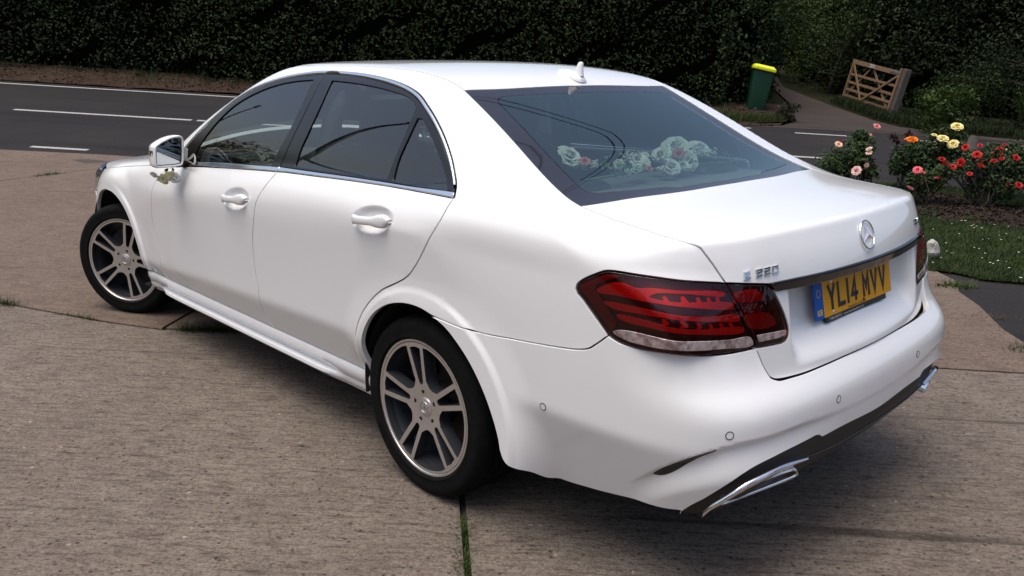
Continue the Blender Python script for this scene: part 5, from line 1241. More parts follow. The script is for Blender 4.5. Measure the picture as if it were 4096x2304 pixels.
# ---- the long hedge across the road ----
def hedge(name,label,pts,height,dens,size,m,seed,m2=None,thick=1.6,front=1):
    """leafy wall along a ground polyline; its face is the left-hand side of the line when front=1"""
    rng=np.random.default_rng(seed);L=catmull(np.array(pts,float),.25);seg=np.linalg.norm(np.diff(L,axis=0),axis=1);cum=np.concatenate([[0],np.cumsum(seg)]);tot=cum[-1]
    h=empty(name,(L[len(L)//2][0],L[len(L)//2][1],float(zg(*L[len(L)//2]))));tag(h,label,'hedge');inv=-np.array(h.location)
    n=int(tot*height*dens);s=rng.uniform(0,tot,n);hh=height*rng.uniform(0,1.03,n)**.9
    base=np.stack([np.interp(s,cum,L[:,k]) for k in (0,1)],1);i=np.clip(np.searchsorted(cum,s)-1,0,len(seg)-1);tan=(L[i+1]-L[i])/seg[i][:,None]
    nr=np.stack([-tan[:,1],tan[:,0]],1)*front
    q=np.stack([s,hh,0*s],1)
    bulge=.22*fbm(q,.9,seed)+.14*fbm(q,2.6,seed+1)+.10*sm(0,1.0,hh)
    dep=np.abs(rng.normal(0,.13,n))+rng.uniform(0,.22,n)
    off=bulge-dep+.0
    top=np.clip((hh-height*.9)/(height*.1),0,1.3);off=off-top*.5
    X=np.column_stack([base+nr*off[:,None],zg(base[:,0],base[:,1])])+UPV*hh[:,None]
    N=np.column_stack([nr,0*s])+.2*rng.normal(0,1,(n,3))
    keep=fbm(q,3.2,seed+3)>-.62
    X,N,qq=X[keep],N[keep],q[keep]
    if m2 is not None:
        k=fbm(qq,.45,seed+7)+.25*rng.normal(0,1,len(qq))>.35
        leaves('foliage',X[~k]+inv,N[~k],size,m,h,rng=rng);leaves('foliage',X[k]+inv,N[k],size*1.1,m2,h,rng=rng)
    else: leaves('foliage',X+inv,N,size,m,h,rng=rng)
    for c_ in h.children: c_['kind']='stuff'
    # black body behind the leaves, painted shade for the gaps between them
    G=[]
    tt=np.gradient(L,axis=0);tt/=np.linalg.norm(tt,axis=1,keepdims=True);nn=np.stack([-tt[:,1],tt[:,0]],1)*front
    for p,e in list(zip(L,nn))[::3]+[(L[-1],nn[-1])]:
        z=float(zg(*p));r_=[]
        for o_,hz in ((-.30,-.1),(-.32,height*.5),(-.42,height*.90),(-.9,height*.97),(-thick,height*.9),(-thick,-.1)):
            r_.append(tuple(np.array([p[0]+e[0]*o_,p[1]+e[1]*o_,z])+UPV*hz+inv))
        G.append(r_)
    b=MB();b.grid(G);b.F+=[tuple(range(6)),tuple(range(len(b.V)-6,len(b.V)))];o=b.build('hedge_shade_body',VOID,h,smooth=False)
    return h
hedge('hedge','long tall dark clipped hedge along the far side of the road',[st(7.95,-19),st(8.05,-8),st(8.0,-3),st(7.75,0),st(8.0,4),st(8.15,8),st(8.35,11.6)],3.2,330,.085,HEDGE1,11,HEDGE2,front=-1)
hedge('lane_hedge','ivy covered hedge end behind the green bin beside the lane',[st(8.30,11.2),st(8.75,12.3),st(9.6,12.9),st(11.5,13.5),st(14.5,14.2),st(18,14.75)],3.2,300,.105,IVY,12,HEDGE2,front=-1)
# ---- trees ----
def tree(name,label,x,y,h,rad,leafm,n,size,seed,trunk_h=.35,low=.15,cat='tree',flat=1.,m2=None):
    rng=np.random.default_rng(seed);o=empty(name,(x,y,float(zg(x,y))));tag(o,label,cat)
    b=MB();lean=rng.normal(0,.04,2)
    pts=[tuple(UPV*(h*t)+np.array([lean[0]*h*t*t,lean[1]*h*t*t,-.1 if t==0 else 0])) for t in np.linspace(0,.75,6)];b.tube(pts,[max(.028*h*(1-.85*t),.02) for t in np.linspace(0,1,6)],8)
    cl=[]
    for k in range(16):
        t=rng.uniform(low+.05,.92);th=rng.uniform(0,2*np.pi);rr=rad*rng.uniform(.35,.8)*math.sqrt(max(1-((t-.55)/.62)**2,.1))
        c0=UPV*(h*t*.86);c1=UPV*(h*t)+np.array([math.cos(th)*rr,math.sin(th)*rr*flat,0]);cl.append((c1,rad*rng.uniform(.32,.55)))
        b.tube([tuple(c0),tuple((c0+c1)/2+np.array([0,0,.08*h*rng.uniform(-.3,.5)])),tuple(c1)],[.008*h,.005*h,.002*h],5)
    cl.append((UPV*h*.6,rad*.6))
    b.build('trunk',BARK,o)
    P_=[];N_=[]
    for c_,r_ in cl:
        k=n//len(cl);d=unit(rng.normal(0,1,(k,3)));rr=r_*rng.uniform(.35,1.05,(k,1))**.5*(1+.22*fbm(d*3,1.3,seed)[:,None]);p=c_+d*rr*[1,1,.85];P_.append(p);N_.append(d)
    P_=np.concatenate(P_);N_=np.concatenate(N_);k=P_@UPV>low*h*.6;P_,N_=P_[k],N_[k]
    if m2 is not None:
        q=fbm(P_,.8,seed+2)>.3;leaves('crown',P_[~q],N_[~q],size,leafm,o,rng=rng)['kind']='stuff';leaves('crown',P_[q],N_[q],size,m2,o,rng=rng)['kind']='stuff'
    else: leaves('crown',P_,N_,size,leafm,o,rng=rng)['kind']='stuff'
    return o
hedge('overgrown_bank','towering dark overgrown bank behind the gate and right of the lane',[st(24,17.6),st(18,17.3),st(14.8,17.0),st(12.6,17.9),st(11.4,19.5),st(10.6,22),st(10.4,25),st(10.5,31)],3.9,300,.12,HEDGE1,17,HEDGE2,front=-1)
hedge('lane_end_hedge','green hedge closing the view at the top of the lane',[st(26,12),st(26,19)],4,170,.14,HEDGE2,18,BRIGHT,front=-1)
def tst(a,t): p=st(a,t);return p[0],p[1]
tree('broadleaf_tree','dark spreading tree directly behind the five bar gate',*tst(14.5,18.6),4.6,2.4,HEDGE1,11000,.13,21,low=.05,m2=HEDGE2)
tree('broadleaf_tree','black green tree filling the bank right of the gate post',*tst(12.2,21.6),4.6,2.4,HEDGE1,11000,.13,22,low=.03)
tree('broadleaf_tree','dark tree near the right edge above the roses',*tst(10.6,24.6),4.4,2.3,HEDGE1,8500,.12,23,low=.04,m2=HEDGE2)
tree('shrub','bright green shrub high up beside the far end of the lane',*tst(20.5,15.1),4.6,1.8,BRIGHT,5200,.13,24,low=.1,cat='shrub')
tree('shrub','yellow green shrub overhanging the lane behind the bin',*tst(17.5,13.9),5.2,1.7,BRIGHT,4200,.12,25,low=.35,cat='shrub',m2=HEDGE2)
tree('shrub','low dark bramble on the bank left of the gate',*tst(15.2,16.6),2.6,1.6,HEDGE2,5000,.10,26,low=.02,cat='shrub')
tree('shrub','small dark bramble where the lane bends out of sight',*tst(19.0,16.9),3.2,1.7,HEDGE2,4200,.11,27,low=.02,cat='shrub',m2=BRIGHT)
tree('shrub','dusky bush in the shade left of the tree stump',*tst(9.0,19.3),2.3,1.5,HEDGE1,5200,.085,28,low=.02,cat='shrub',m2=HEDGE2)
tree('shrub','lighter green bush at the far right edge of the bank',*tst(9.3,22.6),3.4,1.5,HEDGE2,5200,.10,29,low=.05,cat='shrub',m2=BRIGHT)
tree('shrub','leafy light green plant behind the yellow roses by the lane mouth',5.25,-18.35,1.12,.62,BRIGHT,1500,.10,30,low=.03,cat='shrub')
tree('shrub','low dark bush beside the grey gate post',*tst(9.2,17.7),1.5,1.0,HEDGE2,3600,.075,31,low=.02,cat='shrub')
# tall trees standing behind the hedge and behind the viewer: they show in the paint and the glass
for i,(x,y,h,r_) in enumerate([(-9,6.5,6,2.6),(-5.5,10.5,6.5,2.8),(-1,12.5,6.2,2.7),(4,13.5,5.6,2.6),(9,13.8,5.4,2.6),(14,12.0,5.8,2.8),(19,10,6,2.8),(-11,1,6.2,2.6),(-10,-5,5.6,2.5)]):
    tree('garden_tree','round garden tree standing at the upper side of the drive',x,y,h,r_,HEDGE2,2400,.24,60+i,low=.05)['group']='garden trees above the drive'
# ---- dead leaves on the verge, grass at the hedge foot, grass round the bin ----
def scatter(poly,n,rng=RNG):
    P_=np.array(poly);lo,hi=P_.min(0),P_.max(0);q=rng.uniform(lo,hi,(int(n*3),2));q=q[inpoly(q,[P_])][:n];return q
vz=lambda q:zg(q[:,0],q[:,1])+.22*sm(7.0,8.4,(q[:,0]-TP0[0])*TE[0]+(q[:,1]-TP0[1])*TE[1])
q=scatter([st(6.75,-10),st(6.75,12.5),st(8.3,12.5),st(8.3,-10)],5200);X=np.column_stack([q,vz(q)+.012])
tag(leaves('leaf_litter',X,np.tile(UPV,(len(X),1)),.085,LITTER,jit=.35,up=1.),kind='stuff')
q=scatter([st(7.25,-10),st(7.25,12.0),st(8.3,12.0),st(8.3,-10)],9000);q=q[fbm(np.column_stack([q,0*q[:,0]]),.8,5)+.55*RNG.normal(0,1,len(q))>.15];X=np.column_stack([q,vz(q)])
tag(blades('verge_grass',X,.16,.016,GRASS,lean=.9),kind='stuff')
q=scatter([st(7.0,11.2),st(6.98,12.2),st(7.3,12.85),st(8.0,13.25),st(8.7,13.1),st(9.0,12.3),st(8.6,11.0)],5200);X=np.column_stack([q,zg(q[:,0],q[:,1])+.04])
tag(blades('bin_side_grass',X,.13,.012,GRASS,lean=.9),kind='stuff')
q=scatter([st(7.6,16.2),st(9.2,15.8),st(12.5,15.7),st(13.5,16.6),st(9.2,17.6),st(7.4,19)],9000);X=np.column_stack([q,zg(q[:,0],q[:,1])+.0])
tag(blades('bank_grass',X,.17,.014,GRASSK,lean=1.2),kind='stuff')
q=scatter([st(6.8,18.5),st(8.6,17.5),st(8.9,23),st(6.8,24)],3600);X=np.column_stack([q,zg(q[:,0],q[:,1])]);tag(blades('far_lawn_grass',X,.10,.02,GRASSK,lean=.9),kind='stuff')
# lawn in front of the roses
lw=[(1.30,-6.02),(1.03,-6.15),(.62,-6.09),(.30,-6.25),(.05,-6.21),(-.6,-6.35),(-1.2,-6.3),(-1.2,-4.5),(-.9,-4.2),(-.53,-4.02),(-.3,-3.90),(-.12,-3.95),(.08,-3.90),(.25,-4.22),(.55,-4.6),(1.2,-5.35)]
q=scatter(lw,34000);X=np.column_stack([q,zg(q[:,0],q[:,1])+.008]);tag(blades('lawn_grass',X,.034,.0042,GRASS,lean=1.5),kind='stuff')
q=scatter(lw,900);X=np.column_stack([q,zg(q[:,0],q[:,1])+.008]);tag(blades('dry_lawn_grass',X,.045,.004,GRASSD,lean=2.),kind='stuff')
q=scatter([(3.0,-7.42),(2.3,-7.55),(1.6,-7.68),(1.0,-7.6),(.3,-7.8),(-.4,-8.0),(-.2,-8.6),(1.3,-8.4),(2.4,-7.95)],9000);X=np.column_stack([q,zg(q[:,0],q[:,1])]);tag(blades('strip_grass',X,.07,.006,GRASS,lean=1.2),kind='stuff')
DAISY=mat('daisy_white',(.75,.75,.70),.6)
q=scatter(lw,110);b=MB()
for x,y in q:
    r_=random.uniform(.006,.010);c0=Vector((x,y,float(zg(x,y))+random.uniform(.035,.05)));b.add([c0+Vector((r_*math.cos(t),r_*math.sin(t),0)) for t in np.linspace(0,6.28,7)[:-1]],[tuple(range(6))])
tag(b.build('daisies',DAISY,smooth=False),kind='stuff')
q=scatter([(3.2,-6.2),(1.25,-6.05),(.62,-6.15),(.05,-6.25),(-.6,-6.4),(-1.0,-6.5),(-.8,-8.0),(.3,-7.85),(1.6,-7.7),(3.2,-7.4)],4200);X=np.column_stack([q,zg(q[:,0],q[:,1])+.02+.035*np.sin(q[:,0]*5.3+1)*np.sin(q[:,1]*4.7)])
CHIP=leaf_mat('bark_chip',(.020,.014,.010),(.060,.046,.036),40,.9,0)
tag(leaves('bark_mulch',X,np.tile(UPV,(len(X),1)),.048,CHIP,asp=.4,jit=.5,up=.8),kind='stuff')
# ---- weeds in the joints, each tuft a thing ----
def tuft(x,y,r_,h,n,label,m=None):
    rng=np.random.default_rng(int(abs(x*100)+abs(y*37)+n));o=empty('weed_tuft',(x,y,float(zg(x,y))-.02));tag(o,label,'weed',)
    d=rng.normal(0,1,(n,2))*np.array(r_)[None,:];ca,sa=math.cos(math.radians(41.8)),math.sin(math.radians(41.8))
    if len(r_)==2 and False: pass
    p=np.column_stack([d[:,0]*ca-d[:,1]*sa,d[:,0]*sa+d[:,1]*ca,0*d[:,0]]);blades('blade',p,h,.0045,m or GRASS,o,lean=1.6,rng=rng)['kind']='stuff'
    k=n//3;p2=p[:k]+UPV*h*.35;leaves('leaf',p2,np.tile(UPV,(k,1)),h*.55,m or GRASS,o,rng=rng,jit=.6)['kind']='stuff';return o
def mossline(pts,w,h,n,label):
    """tuft stretched along a joint"""
    rng=np.random.default_rng(n);L=catmull(np.array(pts,float),.02);i=rng.integers(0,len(L),n);c0=L.mean(0)
    o=empty('weed_tuft',(c0[0],c0[1],-.02));tag(o,label,'weed');p=np.column_stack([L[i]-c0+rng.normal(0,w,(n,2)),0*L[i][:,0]])
    blades('blade',p,h,.0035,GRASS,o,lean=1.8,rng=rng)['kind']='stuff';leaves('leaf',p[:n//2]+UPV*h*.5,np.tile(UPV,(n//2,1)),.011,GRASS,o,rng=rng,jit=.6)['kind']='stuff';return o
mossline([(-.235,.905),(-.30,.955),(-.355,1.0)],.010,.022,520,'upper clump of moss in the joint below the rear wheel')
mossline([(-.385,1.03),(-.45,1.08),(-.56,1.165)],.012,.024,620,'lower clump of moss in the joint at the bottom edge')
mossline([(3.40,1.35),(3.52,1.385),(3.72,1.46)],.020,.055,330,'weed tuft at the left end of the curved joint')
mossline([(2.80,1.07),(2.90,1.11),(3.02,1.16)],.013,.03,260,'small weed tuft halfway along the left joint')
mossline([(2.30,.78),(2.20,.67),(2.06,.54)],.022,.05,700,'grass tuft in the joint just behind the front wheel')
mossline([(1.97,.46),(1.88,.38)],.016,.035,220,'short grass tuft under the sill in the joint')
mossline([(9.12,-.35),(9.22,-.6)],.04,.05,220,'weed tuft in the far joint near the left edge')
mossline([(9.55,-1.5),(9.62,-1.75)],.03,.04,150,'tiny weed tuft in the far joint near the bonnet')
tuft(-.22,-3.60,(.075,.04),.06,170,'leafy weed between the concrete edge and the tarmac path',BRIGHT)
tuft(-.62,-2.98,(.10,.02),.03,120,'dry weed tuft along the edge of the tarmac path',GRASSD)
tuft(-1.02,-2.50,(.08,.04),.05,200,'grass tuft at the right edge where the path meets concrete')
tuft(1.02,-6.35,(.05,.05),.10,40,'small seedling on the bare soil left of the bed',BRIGHT)
tuft(.62,-6.45,(.05,.05),.07,50,'low green seedling in the middle of the bare soil',BRIGHT)
# ---- white stone on the lawn edge ----
def stone(x,y,sx,sy,sz,seed,label,m):
    rng=np.random.default_rng(seed);bm=bmesh.new();bmesh.ops.create_icosphere(bm,subdivisions=3,radius=1)
    for v in bm.verts:
        c_=np.array(v.co);k=1+.16*float(fbm(c_[None],1.6,seed)[0])+.05*float(fbm(c_[None],5,seed+1)[0]);v.co=Vector((c_[0]*sx*k,c_[1]*sy*k,max(c_[2],-.6)*sz*k+sz*.55))
    me=bpy.data.meshes.new('stone');bm.to_mesh(me);bm.free();o=link('stone',me,None,m);o.location=(x,y,float(zg(x,y)));tag(o,label,'stone');return o
PALE=mat('pale_limestone',(.42,.41,.38),.85,noise=(9,(.24,.23,.21),.35,.65),bump=(30,.8,.01))
stone(.235,-4.38,.055,.07,.095,3,'pale limestone lump on the lawn edge behind the right tail lamp',PALE)
stone(.28,-7.35,.11,.07,.045,4,'flat grey stone in the soil under the red roses',mat('grey_stone',(.16,.15,.14),.9,noise=(12,(.24,.23,.21),.4,.7)))
# ---- wheelie bin ----
BING=mat('dark_green_plastic',(.004,.036,.017),.42,spec=.5);BINL=mat('lime_yellow_plastic',(.62,.66,.012),.38)
def bin_():
    x,y=9.02,-16.47;o=empty('wheelie_bin',(x,y,float(zg(x,y))+.02));tag(o,'dark green wheelie bin with a lime yellow lid on the grass corner','wheelie bin')
    ax=np.array([TD[0],TD[1],0]);ax=ax*math.cos(-.12)+np.array([TE[0],TE[1],0])*math.sin(-.12);ax=unit((ax-UPV*(ax@UPV))[None])[0];ay=np.cross(UPV,ax)
    P_=lambda u,v,h:tuple(ax*u+ay*v+UPV*h)
    def ring(w,d,h,r_=.05,dv=0):
        R_=[]
        for cx,cy,a0 in ((1,1,0),(-1,1,90),(-1,-1,180),(1,-1,270)):
            for a in (0,30,60,90): R_.append(P_(cx*(w/2-r_)+r_*math.cos(math.radians(a0+a)),cy*(d/2-r_)+r_*math.sin(math.radians(a0+a))+dv,h))
        return R_
    b=MB();G=[ring(.44,.50,.03),ring(.45,.52,.06),ring(.52,.62,.60),ring(.555,.68,.93),ring(.585,.72,.94),ring(.585,.72,.985)];b.grid(G,closed=True);b.F.append(tuple(range(len(b.V)-16,len(b.V))));b.build('body',BING,o,auto=35)
    b=MB();G=[ring(.615,.77,.965,.05),ring(.62,.78,.985,.05),ring(.61,.77,1.02,.06),ring(.53,.66,1.065,.08,.02),ring(.50,.62,1.072,.08,.02)];b.grid(G,closed=True);b.F.append(tuple(range(len(b.V)-16,len(b.V))));lid=b.build('lid',BINL,o,auto=40)
    b=MB()
    for s in (-.18,.18): b.box(np.array(P_(s,.40,1.02)),(.06,.06,.05))
    b.tube([P_(-.2,.43,1.0),P_(.2,.43,1.0)],.016,8);b.build('handle',BING,o)
    b=MB();b.add([P_(-.17,-.12,1.0755),P_(.19,-.12,1.0755),P_(.19,.12,1.0755),P_(-.17,.12,1.0755)],[(0,1,2,3)]);st_=b.build('lid_sticker',mat('sticker_white',(.62,.63,.66),.5),lid,smooth=False)
    b=MB();b.add([P_(-.15,-.03,1.0765),P_(.12,-.03,1.0765),P_(.12,.045,1.0765),P_(-.15,.045,1.0765)],[(0,1,2,3)]);b.build('sticker_band',mat('sticker_maroon',(.16,.03,.05),.5),lid,smooth=False)
    b=MB();b.add([P_(.09,-.10,1.0765),P_(.17,-.10,1.0765),P_(.17,-.045,1.0765),P_(.09,-.045,1.0765)],[(0,1,2,3)]);b.build('sticker_panel',mat('sticker_teal',(.10,.32,.34),.5),lid,smooth=False)
    for s in (-1,1):
        b=MB();M_=Matrix([ax,ax,ay]);b.tube([P_(s*.22,.27,.11),P_(s*.275,.27,.11)],.10,20);b.build('wheel',MBLK,o,auto=40)
    b=MB();b.tube([P_(-.24,.27,.11),P_(.24,.27,.11)],.014,8);b.build('axle',MBLK,o)
    b=MB();b.box(np.array(P_(-.05,-.252,.13)),(.16,.02,.06));b.build('foot_grip',MBLK,o)
    pts=[P_(.02+.075*math.cos(t),-.292,.50+.075*math.sin(t)) for t in np.linspace(0,2*math.pi,25)];b=MB();b.tube(pts,.006,5,False);b.build('moulded_ring',BING,o)
    o.scale=(.88,.88,1.13)
    return o
bin_()
tree('ivy_clump','low ivy clump growing against the right side of the bin',*tst(7.72,13.02),.45,.30,IVY,420,.07,33,low=.0,cat='ivy')
# ---- five bar gate and its post ----
WOOD=mat('weathered_gate_timber',(.205,.125,.070),.75,noise=(14,(.135,.080,.045),.35,.7),bump=(40,.4,.004))
GREYW=mat('grey_weathered_oak',(.085,.075,.067),.85,noise=(10,(.045,.040,.036),.35,.7),bump=(30,.6,.006));GALV=mat('galvanised_steel',(.28,.31,.33),.45,metal=.7)
def gate():
    A=np.append(st(13.0,16.28),0);A[2]=zg(A[0],A[1])+.14;B=np.append(st(10.18,16.52),0);B[2]=zg(B[0],B[1])+.10
    o=empty('field_gate',tuple(B));tag(o,'brown timber five bar gate standing open beside the lane','gate')
    dx=(A-B);Ln=np.linalg.norm(dx);dx/=Ln;up=UPV-dx*(UPV@dx);up/=np.linalg.norm(up);nn=np.cross(dx,up)
    def beam(name,p,q,w,t,m=WOOD,off=0.,par=None):
        p,q=np.array(p,float),np.array(q,float);P0_=dx*p[0]+up*p[1]+nn*off;P1_=dx*q[0]+up*q[1]+nn*off;d=P1_-P0_;d/=np.linalg.norm(d);s=np.cross(nn,d)
        V=[P0_+s*w/2*a+nn*t/2*c_ for a,c_ in ((-1,-1),(1,-1),(1,1),(-1,1))]+[P1_+s*w/2*a+nn*t/2*c_ for a,c_ in ((-1,-1),(1,-1),(1,1),(-1,1))]
        b=MB();b.add([tuple(v) for v in V],[(0,1,2,3),(7,6,5,4),(0,4,5,1),(1,5,6,2),(2,6,7,3),(3,7,4,0)]);return b.build(name,m,par or o,smooth=False)
    Hh=1.05
    beam('hanging_stile',(.04,-.06),(.04,Hh+.07),.10,.09)
    beam('closing_stile',(Ln-.03,-.05),(Ln-.03,Hh+.04),.065,.07)
    beam('top_rail',(.09,Hh-.065),(Ln-.06,Hh-.035),.115,.065)
    for z in (.0,.185,.395,.625): beam('bar',(.09,z+.035),(Ln-.06,z+.035),.068,.028)
    beam('brace',(.10,Hh-.12),(Ln*.60,.02),.062,.022,off=-.027)
    beam('brace',(Ln-.12,Hh-.11),(Ln*.60,.02),.062,.022,off=-.027)
    beam('brace',(Ln*.56,Hh-.12),(.22,.02),.058,.022,off=.027)
    beam('brace',(Ln*.62,Hh-.12),(Ln-.16,.10),.058,.022,off=.027)
    beam('hinge_strap',(.02,Hh-.06),(.55,Hh-.05),.05,.012,GALV,off=.040);beam('hinge_strap',(.02,Hh-.06),(.55,Hh-.05),.05,.012,GALV,off=-.042)
    pl=beam('house_sign',(Ln*.52,Hh-.045),(Ln*.52+.27,Hh-.042),.085,.008,mat('sign_plate',(.50,.50,.47),.5),off=-.038)
    # lettering: small dark strokes
    x0=Ln*.52+.245
    for ch,cw in (('T',.018),('H',.018),('E',.016),(' ',.018),('B',.018),('Y',.018),('R',.018),('E',.016)):
        if ch!=' ':
            SH={'T':[[(0,1),(1,1)],[(.5,1),(.5,0)]],'H':[[(0,0),(0,1)],[(1,0),(1,1)],[(0,.5),(1,.5)]],'E':[[(1,1),(0,1)],[(0,1),(0,0)],[(0,0),(1,0)],[(0,.5),(.8,.5)]],'B':[[(0,0),(0,1)],[(0,1),(.9,1)],[(.9,1),(.9,0)],[(0,0),(.9,0)],[(0,.5),(.9,.5)]],'Y':[[(0,1),(.5,.5)],[(1,1),(.5,.5)],[(.5,.5),(.5,0)]],'R':[[(0,0),(0,1)],[(0,1),(1,1)],[(1,1),(1,.5)],[(0,.5),(1,.5)],[(.4,.5),(1,0)]]}[ch]
            for (a,c_),(d,e) in SH: beam('sign_letter',(x0-a*cw,Hh-.066+c_*.042),(x0-d*cw,Hh-.066+e*.042),.006,.002,INK,off=-.0435,par=pl)
        x0-=cw+.010
    # post
    pb=B-dx*.17;po=empty('gate_post',(pb[0],pb[1],float(zg(pb[0],pb[1]))-.05));tag(po,'square grey weathered oak post at the hinge end of the gate','gate post')
    b=MB();V=[]
    for h_,s in ((0,.078),(1.26,.074),(1.285,.066)):
        for a,c_ in ((-1,-1),(1,-1),(1,1),(-1,1)): V.append(tuple(dx*s*a+nn*s*c_+up*h_))
    b.add(V,[(0,1,5,4),(1,2,6,5),(2,3,7,6),(3,0,4,7),(4,5,9,8),(5,6,10,9),(6,7,11,10),(7,4,8,11),(8,9,10,11)]);b.build('post',GREYW,po,smooth=False)
    b=MB();b.tube([tuple(dx*.11+up*1.05),tuple(dx*.15+up*1.05)],.014,8);b.build('hinge_pin',GALV,po)
gate()
# stump and pale ground beyond the roses
def stump():
    x,y=4.04,-16.81;o=empty('tree_stump',(x,y,float(zg(x,y))-.05));tag(o,'grey tree stump standing beyond the red roses','stump')
    b=MB();b.tube([tuple(UPV*0),tuple(UPV*.12),tuple(UPV*.30),tuple(UPV*.36)],[.17,.12,.10,.08],12);b.build('wood',GREYW,o,auto=50)
stump()
def spiky():
    x,y=4.45,-21.31;o=empty('spiky_plant',(x,y,float(zg(x,y))));tag(o,'clump of long sword shaped leaves at the far right of the bank','plant')
    b=MB();rng=np.random.default_rng(9)
    for k in range(34):
        th=rng.uniform(0,6.28);L=rng.uniform(.9,1.6);le=rng.uniform(.25,.8);d=np.array([math.cos(th),math.sin(th),0]);s=np.array([-math.sin(th),math.cos(th),0])
        G=[]
        for t in np.linspace(0,1,6):
            c_=UPV*(L*(t-.35*le*t*t))+d*(L*le*t*t*.8);w=.03*(1-t)**.6+.003;G.append([tuple(c_-s*w),tuple(c_+np.cross(s,d)*.004),tuple(c_+s*w)])
        b.grid(G)
    b.build('sword_leaves',ROSEY,o)['kind']='stuff'
spiky()
def shed():
    x,y=tst(19,28.5);o=empty('shed',(x,y,float(zg(x,y))));tag(o,'pale roofed shed glimpsed through leaves at the right edge','shed')
    b=MB();b.box((0,0,1.0),(3.0,2.4,2.2),Matrix.Rotation(.8,3,'Z'));b.build('wall',GREYW,o,smooth=False)
    b=MB();R_=Matrix.Rotation(.8,3,'Z')
    for s in (1,-1):
        b.add([R_@Vector((-1.7,s*1.45,1.95)),R_@Vector((1.7,s*1.45,1.95)),R_@Vector((1.7,0,2.9)),R_@Vector((-1.7,0,2.9))],[(0,1,2,3)])
    b.build('roof',mat('pale_slate',(.30,.31,.33),.6),o,smooth=False)
shed()
# ---- roses ----
FCOL={'pink':(.72,.25,.22),'peach':(.78,.48,.33),'cream':(.80,.58,.45),'blush':(.76,.46,.42),'red':(.40,.005,.004),'orange':(.85,.20,.004),'yellow':(.78,.66,.26),'rose':(.70,.12,.15),'mauve':(.42,.13,.20),'white':(.80,.82,.78),'gyp':(.82,.84,.80)}
FMAT={k:mat('petal_'+k,tuple(q*.8 for q in v),.6,noise=(90,tuple(min(q*1.05,.85) for q in v),.35,.65),spec=.3) for k,v in FCOL.items()}
def bloom_mesh(seed,rings=5):
    rng=np.random.default_rng(seed);b=MB()
    for k in range(rings):
        f=k/(rings-1);ln=.62+.42*f;tilt=1.50-.92*f;n=3+k+(k>2);wid=.34+.34*f
        for i in range(n):
            th=2*math.pi*(i+.5*k)/n+rng.uniform(-.2,.2);tl=tilt+rng.normal(0,.07);G=[]
            for u in np.linspace(0,1,5):
                row=[];cur=tl-(.55*max(u-.55,0) if k>1 else -.5*max(u-.5,0))
                for v in np.linspace(-1,1,5):
                    wv=wid*math.sin(min(.35+u*1.5,1.57))*v*(1-.12*(u>.9)*v*v);rad=.05+.10*f+ln*u*math.cos(cur);hgt=ln*u*math.sin(cur)-.10*u*abs(v)**2*(.4+f)+.015*rng.normal()
                    row.append((rad*math.cos(th)-wv*math.sin(th),rad*math.sin(th)+wv*math.cos(th),hgt+.05*wv*wv))
                G.append(row)
            b.grid(G)
    return b
BLOOM=[bloom_mesh(s) for s in (1,2,3)]
bme={}
def bloom(col,k):
    if (col,k) not in bme:
        me=mesh('rose_bloom',BLOOM[k].V,BLOOM[k].F,True);me.materials.append(FMAT[col]);bme[(col,k)]=me
    return bme[(col,k)]
def aim(o,d,rng):
    o.rotation_mode='QUATERNION';o.rotation_quaternion=Vector(d).to_track_quat('Z','Y')
ROSES={"b1":[[2.095,-7.442,.762,.036,"pink"],[2.361,-7.083,.552,.036,"peach"],[2.099,-7.336,.506,.033,"cream"],[2.093,-7.325,.464,.031,"cream"],[2.15,-7.184,.258,.048,"blush"],[2.086,-7.277,.327,.025,"blush"],[2.124,-7.376,.67,.012,"pink"],[2.363,-7.117,.642,.009,"red"],[2.334,-7.129,.599,.010,"red"]],
"b2":[[1.817,-7.818,.606,.056,"orange"],[1.869,-7.766,.612,.019,"orange"]],
"b3":[[1.517,-8.337,.755,.058,"yellow"],[1.686,-8.123,.659,.028,"yellow"],[1.608,-8.187,.615,.057,"yellow"],[1.505,-8.27,.555,.054,"yellow"]],
"b4":[[1.427,-7.073,.351,.041,"rose"],[1.375,-7.118,.329,.015,"rose"],[1.446,-6.977,.159,.033,"mauve"],[1.375,-7.082,.237,.010,"red"],[1.253,-7.221,.268,.037,"rose"]],
"b5":[[1.157,-6.965,.503,.032,"red"],[1.116,-6.986,.445,.043,"red"],[1.058,-7.038,.428,.029,"red"],[1.007,-7.11,.476,.039,"red"],[1.008,-7.171,.631,.032,"red"],[.905,-7.286,.652,.023,"red"],[.907,-7.245,.555,.042,"red"],[.756,-7.427,.619,.031,"red"],[.734,-7.433,.577,.015,"red"],[.77,-7.363,.494,.031,"red"],[.855,-7.253,.44,.031,"red"],[.717,-7.429,.522,.023,"red"],[.617,-7.536,.532,.035,"red"],[.921,-7.153,.36,.025,"red"],[.62,-7.425,.261,.026,"red"],[.537,-7.508,.252,.034,"red"],[.851,-7.28,.496,.012,"red"],[.88,-7.239,.47,.012,"red"],[.799,-7.367,.581,.010,"red"],[.729,-7.474,.667,.014,"red"]],
"b6":[[.71,-8.15,.439,.041,"mauve"],[.732,-8.088,.34,.039,"mauve"],[.739,-8.175,.577,.036,"mauve"],[.827,-8.064,.527,.020,"rose"],[.878,-8.026,.562,.023,"blush"]]}
_cc=np.array(CAM_C)
for _k in ROSES: ROSES[_k]=[[*(_cc+(np.array(r_[:3])-_cc)*(.975 if _k=='b1' else .978)),r_[3]*1.0,r_[4]] for r_ in ROSES[_k]]
